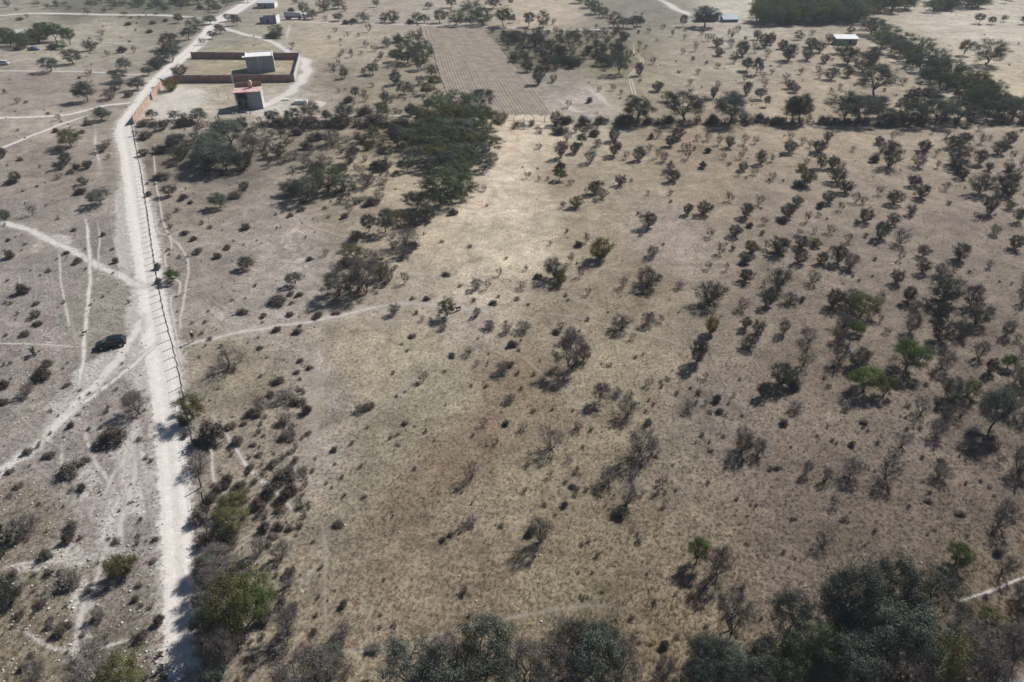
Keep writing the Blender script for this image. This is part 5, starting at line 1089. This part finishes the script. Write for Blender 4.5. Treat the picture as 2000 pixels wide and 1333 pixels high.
def stones(name, label, cat, spots, mat, n, smin, smax, pile=0.0):
    vv, tt, c = [], [], 0
    for px_, py_, sx, sy in spots:
        for _ in range(n):
            g = G(px_ + random.gauss(0, sx), py_ + random.gauss(0, sy)); s_ = random.uniform(smin, smax)
            v = octa * s_ * rng.uniform(.75, 1.25, (6, 3)); a = random.uniform(0, 6.28); ca, sa = math.cos(a), math.sin(a)
            z = s_ * .4 + pile * max(0, random.uniform(-.5, 1))
            v = np.stack([v[:, 0] * ca - v[:, 1] * sa, v[:, 0] * sa + v[:, 1] * ca, v[:, 2]], 1) + np.array([g.x, g.y, z])
            vv.append(v); tt.append(ot + c); c += 6
    return tag(obj(name, mesh_np(name, np.concatenate(vv), tris=np.concatenate(tt), mats=[mat])), label, cat, kind='stuff')
stones('stone_heap', 'heap of reddish stones behind a fence-line tree', 'stone heap', [(1782, 188, 7, 1.5), (1802, 186, 10, 1.6), (1822, 189, 6, 1.2)], M['rubble'], 45, .35, .8, 1.6)
stones('builders_rubble', 'rubble strewn before the red-roofed house', 'rubble', [(457, 222, 5, .8), (480, 221, 10, .8)], M['stone'], 22, .15, .4)

# far farm buildings
def simple_house(label, a, b_, D, H, wall, roof, pitch=0.0, wins=(.3, .7), door=.5, side=None, over=.3):
    r, W = frame('farm_building', a, b_, label, 'building')
    bx('wall', M[wall], r, 0, W, 0, .2, 0, H); bx('wall', M[side or wall], r, W - .2, W, .2, D - .2, 0, H); bx('wall', M[wall], r, 0, .2, .2, D - .2, 0, H); bx('wall', M[wall], r, 0, W, D - .2, D, 0, H + pitch)  # side: end-wall colour, lightened for the sun falling there
    MB().add([(-over, -over, H + .01), (W + over, -over, H + .01), (W + over, D + over, H + pitch + .01), (-over, D + over, H + pitch + .01), (-over, -over, H + .16), (W + over, -over, H + .16), (W + over, D + over, H + pitch + .16), (-over, D + over, H + pitch + .16)],
             [(3, 2, 1, 0), (4, 5, 6, 7), (0, 1, 5, 4), (1, 2, 6, 5), (2, 3, 7, 6), (3, 0, 4, 7)]).build('roof', M[roof], r)
    for k in wins: window(r, W * k, H * .38, min(1.1, W * .12), H * .36)
    if door is not None: bx('door', M['dark'], r, W * door - .45, W * door + .45, -.03, -.001, 0, min(2.1, H * .85))
    return r
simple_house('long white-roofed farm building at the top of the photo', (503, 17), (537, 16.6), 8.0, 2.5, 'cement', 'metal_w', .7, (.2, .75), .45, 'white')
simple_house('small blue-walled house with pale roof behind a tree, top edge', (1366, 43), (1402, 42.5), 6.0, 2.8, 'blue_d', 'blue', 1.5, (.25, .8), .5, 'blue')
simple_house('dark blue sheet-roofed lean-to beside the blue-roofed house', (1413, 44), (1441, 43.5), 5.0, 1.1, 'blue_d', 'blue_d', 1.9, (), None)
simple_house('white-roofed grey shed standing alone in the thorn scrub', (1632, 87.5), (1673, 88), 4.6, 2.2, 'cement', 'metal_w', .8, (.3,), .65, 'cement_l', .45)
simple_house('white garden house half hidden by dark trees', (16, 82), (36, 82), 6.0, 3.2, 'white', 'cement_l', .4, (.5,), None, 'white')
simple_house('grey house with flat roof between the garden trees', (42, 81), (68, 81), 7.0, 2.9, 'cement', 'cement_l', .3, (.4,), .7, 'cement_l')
r, W = frame('roofless_house', (509.5, 47), (540, 47), 'roofless grey block house with uneven wall tops', 'building')
x = 0.0
for i, hh in enumerate((2.9, 3.2, 2.8, 3.1, 2.7)):
    bx('wall', M['cement'] if i % 2 else M['blue_d'], r, x, x + W / 5 - .02, 0, .2, 0, hh); x += W / 5
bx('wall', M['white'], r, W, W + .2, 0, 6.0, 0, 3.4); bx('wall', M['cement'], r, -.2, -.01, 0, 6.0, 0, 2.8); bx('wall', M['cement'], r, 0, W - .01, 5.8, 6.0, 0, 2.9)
bx('door', M['dark'], r, W * .38, W * .38 + .9, -.03, -.002, 0, 2.0); bx('chimney_post', M['dark'], r, W * .9, W * .9 + .25, .3, .55, 2.75, 4.6)

# ------------------------------------------------------------------ vehicles
M['paint'] = solid('dark_blue_car_paint', (.008, .011, .014), .35, .4, .15, 3)
M['paint_b'] = solid('faded_blue_paint', (.10, .16, .25), .4, .5, .12, 3)
M['paint_w'] = solid('dull_white_paint', (.50, .53, .57), .4, .5, .1, 3)
M['carglass'] = solid('car_glass', (.012, .014, .017), .08, .6, .05, 3)
M['tyre'] = solid('rubber', (.02, .02, .02), .9, .2, .1, 3)
M['chrome'] = solid('wheel_metal', (.35, .35, .36), .35, .5, .1, 3, .8)
M['red'] = solid('red_lamp', (.35, .02, .02), .3, .5, .05, 3)
M['lamp'] = solid('clear_lamp', (.55, .56, .56), .2, .5, .05, 3)
def loft(secs):
    """secs: list of rings (equal length) along x -> closed mesh"""
    b = MB(); n = len(secs[0]); v = [p for s_ in secs for p in s_]
    f = [(i * n + k, i * n + (k + 1) % n, (i + 1) * n + (k + 1) % n, (i + 1) * n + k) for i in range(len(secs) - 1) for k in range(n)]
    f += [tuple(range(n)), tuple(range((len(secs) - 1) * n + n - 1, (len(secs) - 1) * n - 1, -1))]
    return b.add(v, f)
def car(label, a, b_, paint, pickup=False):
    """a: rear, b: front (source pixels); length 4.4 m"""
    A, B = G(*a), G(*b_); d = B - A
    r = tag(empty('parked_car', (A + B) / 2, math.atan2(d.y, d.x)), label, 'car')
    def ring(x, w, zb, zt): return [(x, -w, zb + .12), (x, -w * .93, zb), (x, w * .93, zb), (x, w, zb + .12), (x, w, zt - .16), (x, w * .95, zt - .03), (x, w * .80, zt), (x, -w * .80, zt), (x, -w * .95, zt - .03), (x, -w, zt - .16)]
    belt = .98
    loft([ring(-2.18, .74, .42, .86), ring(-2.08, .84, .30, belt), ring(-1.2, .90, .24, belt + .02), ring(0, .90, .24, belt), ring(.95, .90, .24, belt), ring(1.6, .87, .26, .93), ring(2.05, .80, .30, .84), ring(2.2, .66, .40, .70)]).build('body', M[paint], r, smooth=True)
    def top(x, w, zt): return [(x, -w, belt - .04), (x, w, belt - .04), (x, w * .84, zt - .06), (x, w * .72, zt), (x, -w * .72, zt), (x, -w * .84, zt - .06)]
    if pickup: xs = [(-.55, .80, belt + .06), (-.42, .81, 1.55), (.35, .81, 1.58), (1.02, .80, belt + .05)]
    else: xs = [(-2.02, .76, belt + .08), (-1.72, .79, 1.53), (-.6, .81, 1.62), (.25, .80, 1.58), (1.05, .78, belt + .05)]
    loft([top(*q) for q in xs]).build('cabin', M[paint], r)
    xr = -.40 if pickup else -1.62
    for s in (-1, 1):
        for x0, x1 in ((xr, -.55), (-.45, .42)) if not pickup else ((-.35, .40),):
            b = MB(); z0, z1 = belt + .08, 1.44; y0, y1 = s * .792, s * .712
            b.add([(x0, y0, z0), (x1 + (.22 if x1 > 0 else 0), y0, z0), (x1, y1, z1), (x0 + .08, y1, z1)], [(0, 1, 2, 3)]); o = b.build('side_window', M['carglass'], r)
        MB().box(.62, .78, s * .9, s * 1.05, 1.0, 1.14).build('mirror', M[paint], r)
        MB().box(2.06, 2.16, s * .45, s * .70, .60, .74).build('headlight', M['lamp'], r)
        MB().box(-2.19, -2.09, s * .58, s * .80, .70, .98).build('taillight', M['red'], r)
        for x in (-1.35, 1.35):
            w = MB().tube([(x, s * .70, .33), (x, s * .73, .33), (x, s * .90, .33), (x, s * .92, .33)], [.28, .33, .33, .28], 18).build('wheel', M['tyre'], r)
            MB().tube([(x, s * .921, .33), (x, s * .935, .33)], [.21, .19], 12).build('rim', M['chrome'], w)
    xf = xs[-1][0]; xt, zt = xs[-2][0], xs[-2][2]
    MB().add([(xf + .012, -.66, belt + .10), (xf + .012, .66, belt + .10), (xt + .03, .56, zt - .05), (xt + .03, -.56, zt - .05)], [(0, 1, 2, 3)]).build('windscreen', M['carglass'], r)
    xb, xbt, zbt = xs[0][0], xs[1][0], xs[1][2]
    MB().add([(xb - .012, -.62, belt + .14), (xb - .012, .62, belt + .14), (xbt - .03, .54, zbt - .06), (xbt - .03, -.54, zbt - .06)], [(0, 1, 2, 3)]).build('rear_window', M['carglass'], r)
    if pickup: MB().box(-2.0, -.62, -.72, .72, .985, 1.0).build('load_bed', M['dark'], r)
    return r
car('dark estate car parked beside the pale dirt road', (241, 672), (197, 680), 'paint').scale = (.93, .93, .93)
car('faded blue pickup parked in the shade of the garden', (54, 98.5), (79, 98.5), 'paint_b', True)
car('dull white car cut by the picture edge near the garden', (14.5, 127), (-3, 127.5), 'paint_w')

A, B = G(556, 38.5), G(601, 38.0); d = B - A; L = d.length
r = tag(empty('tanker_truck', A, math.atan2(d.y, d.x)), 'white tanker truck parked on the far track', 'truck')
k = L / 11.0
MB().tube([(.1, 0, 2.35), (.25, 0, 2.35), (8.1 * k, 0, 2.35), (8.25 * k, 0, 2.35)], [.9, 1.15, 1.15, .9], 20).build('tank', M['metal_w'], r, smooth=True)
MB().box(.2, 10.6 * k, -.5, .5, .75, 1.1).build('chassis', M['dark'], r); MB().box(.3, 8.0 * k, -1.1, 1.1, 1.101, 1.25).build('deck', M['cement'], r)
cb = loft([[(8.8 * k, -1.1, .8), (8.8 * k, 1.1, .8), (8.8 * k, 1.05, 2.7), (8.8 * k, -1.05, 2.7)], [(10.1 * k, -1.1, .8), (10.1 * k, 1.1, .8), (10.0 * k, 1.0, 2.75), (10.0 * k, -1.0, 2.75)], [(10.9 * k, -1.05, .8), (10.9 * k, 1.05, .8), (10.6 * k, .95, 1.9), (10.6 * k, -.95, 1.9)]]).build('cab', M['paint_w'], r)
MB().box(9.1 * k, 9.9 * k, -1.09, -1.06, 1.8, 2.5).build('side_window', M['carglass'], cb)
MB().box(4 * k, 4.8 * k, -.4, .4, 3.45, 3.65).build('hatch', M['cement'], r)
for x in (1.2, 2.5, 7.2, 9.6):
    for s in (-1, 1):
        w = MB().tube([(x * k, s * .75, .5), (x * k, s * 1.1, .5)], .5, 16).build('wheel', M['tyre'], r); MB().tube([(x * k, s * 1.101, .5), (x * k, s * 1.12, .5)], .25, 10).build('rim', M['chrome'], w)

# ------------------------------------------------------------------ fallen wood
def log(label, pts, mat, rad):
    q = [G(*p) for p in pts]; o0 = q[0]
    b = MB().tube([p - o0 + Vector((0, 0, rad * (.9 + .4 * (i % 2)))) for i, p in enumerate(q)], [rad * (1 - .12 * i) for i in range(len(q))], 8)
    m_ = q[len(q) // 2] - o0
    b.tube([m_ + Vector((0, 0, rad)), m_ + Vector((.5, .3, .5))], [rad * .5, rad * .2], 6)
    return tag(b.build('fallen_log', mat, None, o0, smooth=True), label, 'log')
log('dark fallen log beneath the roadside trees', [(421, 1315), (432, 1303), (445, 1294), (455, 1287)], M['wood'], .13)
log('short red-brown log lying on the scrub pasture', [(1241, 575), (1250, 576.5), (1262, 575)], M['wood_r'], .16)

# ------------------------------------------------------------------ person and animals (one skinned body each)
def skinned(name, verts, edges, radii, mats, pick, sub=2):
    me = bpy.data.meshes.new(name); me.from_pydata(verts, edges, [])
    o = bpy.data.objects.new(name, me); COL.objects.link(o)
    sk = o.modifiers.new('skin', 'SKIN'); sk.use_smooth_shade = True
    for i, s_ in enumerate(me.skin_vertices[0].data):
        s_.radius = (radii[i], radii[i]); s_.use_root = (i == 0)
    o.modifiers.new('sub', 'SUBSURF').levels = sub; o.modifiers['sub'].render_levels = sub
    dg = bpy.context.evaluated_depsgraph_get(); nm = bpy.data.meshes.new_from_object(o.evaluated_get(dg))
    nm.materials.clear()
    for m_ in mats: nm.materials.append(m_)
    for p in nm.polygons: p.material_index = pick(p.center); p.use_smooth = True
    bpy.data.objects.remove(o); nm.name = name
    return nm
M['shirt'] = solid('dark_shirt', (.022, .020, .024), .9, .1, .2, 8); M['trousers'] = solid('faded_pink_trousers', (.34, .17, .14), .9, .1, .15, 8)
M['skin'] = solid('skin', (.30, .17, .11), .6, .3, .08, 8); M['straw'] = solid('straw', (.55, .47, .30), .9, .1, .12, 20); M['black_fur'] = solid('black_fur', (.016, .014, .014), .8, .2, .3, 10)
pv = [(0, 0, .95), (0, 0, 1.15), (0, 0, 1.38), (0, .01, 1.50), (0, .02, 1.62), (0, .03, 1.72),
      (-.19, 0, 1.41), (-.25, .01, 1.14), (-.24, .10, .92), (-.235, .15, .84), (.19, 0, 1.41), (.26, .02, 1.15), (.22, .16, 1.0), (.19, .22, .95),
      (-.10, 0, .90), (-.12, .02, .50), (-.13, -.02, .08), (-.135, .12, .035), (.10, 0, .90), (.12, .05, .50), (.12, .0, .08), (.125, .14, .035),
      (-.235, .19, .78), (-.21, .19, .80), (.17, .27, .92), (.20, .28, .90)]
pe = [(0, 1), (1, 2), (2, 3), (3, 4), (4, 5), (2, 6), (6, 7), (7, 8), (8, 9), (2, 10), (10, 11), (11, 12), (12, 13), (0, 14), (14, 15), (15, 16), (16, 17), (0, 18), (18, 19), (19, 20), (20, 21), (9, 22), (9, 23), (13, 24), (13, 25)]
pr = [.14, .14, .155, .06, .095, .07, .075, .05, .038, .034, .075, .05, .038, .034, .095, .065, .045, .04, .095, .065, .045, .04, .014, .014, .014, .014]
def pick(c):
    if c.z > 1.47: return 2
    if c.z > .97 and abs(c.x) < .30 and c.y < .12: return 0
    if c.y > .10 and c.z > .7: return 2
    return 1 if c.z > .11 else 0
pm = skinned('person', pv, pe, pr, [M['shirt'], M['trousers'], M['skin']], pick)
per = obj('person', pm, None, G(378.3, 667.5), R(200)); per.scale = (1, 1, 1)
tag(per, 'person in straw hat, dark top and pinkish trousers standing by the fence', 'person')
MB().tube([(0, .03, 1.735), (0, .03, 1.755), (0, .03, 1.765), (0, .03, 1.84), (0, .03, 1.87)], [.24, .24, .11, .10, .05], 18).build('hat', M['straw'], per, smooth=True)

qv = [(0, 0, .50), (.22, 0, .51), (.34, 0, .62), (.44, 0, .70), (.56, 0, .66), (-.24, 0, .50), (-.36, 0, .50), (-.52, 0, .60),
      (.20, .09, .34), (.21, .09, .18), (.23, .09, .03), (.20, -.09, .34), (.18, -.09, .18), (.20, -.09, .03), (-.28, .10, .36), (-.35, .10, .20), (-.31, .10, .03), (-.28, -.10, .36), (-.36, -.10, .20), (-.32, -.10, .03), (.42, .06, .79), (.42, -.06, .79)]
qe = [(0, 1), (1, 2), (2, 3), (3, 4), (0, 5), (5, 6), (6, 7), (1, 8), (8, 9), (9, 10), (1, 11), (11, 12), (12, 13), (5, 14), (14, 15), (15, 16), (5, 17), (17, 18), (18, 19), (3, 20), (3, 21)]
qr = [.125, .14, .09, .085, .04, .115, .05, .025, .06, .035, .03, .06, .035, .03, .07, .04, .03, .07, .04, .03, .025, .025]
dm = skinned('dog', qv, qe, qr, [M['black_fur']], lambda c: 0)
o = obj('dog', dm, None, G(895, 607), R(215)); o.scale = (1.15,) * 3; tag(o, 'black dog standing beside a shrub on the open grassland', 'dog')
o = obj('dog', dm, None, G(166.5, 653.5), R(20)); o.scale = (.85,) * 3; tag(o, 'small black dog on the thin footpath near the parked car', 'dog')

# ------------------------------------------------------------------ air between the camera and the far fields
hz, ns, ln = new_mat('thin_haze')
out = N(ns, 'ShaderNodeOutputMaterial'); pvn = N(ns, 'ShaderNodeVolumePrincipled')
pvn.inputs['Color'].default_value = (.86, .91, 1.0, 1); pvn.inputs['Density'].default_value = .0002; pvn.inputs['Anisotropy'].default_value = 0.0
ln.new(pvn.outputs[0], out.inputs['Volume'])
tag(MB().box(-2700, 2700, -400, 2700, -1.5, 62).build('haze', hz), 'thin pale haze over all the land', 'haze', kind='stuff')
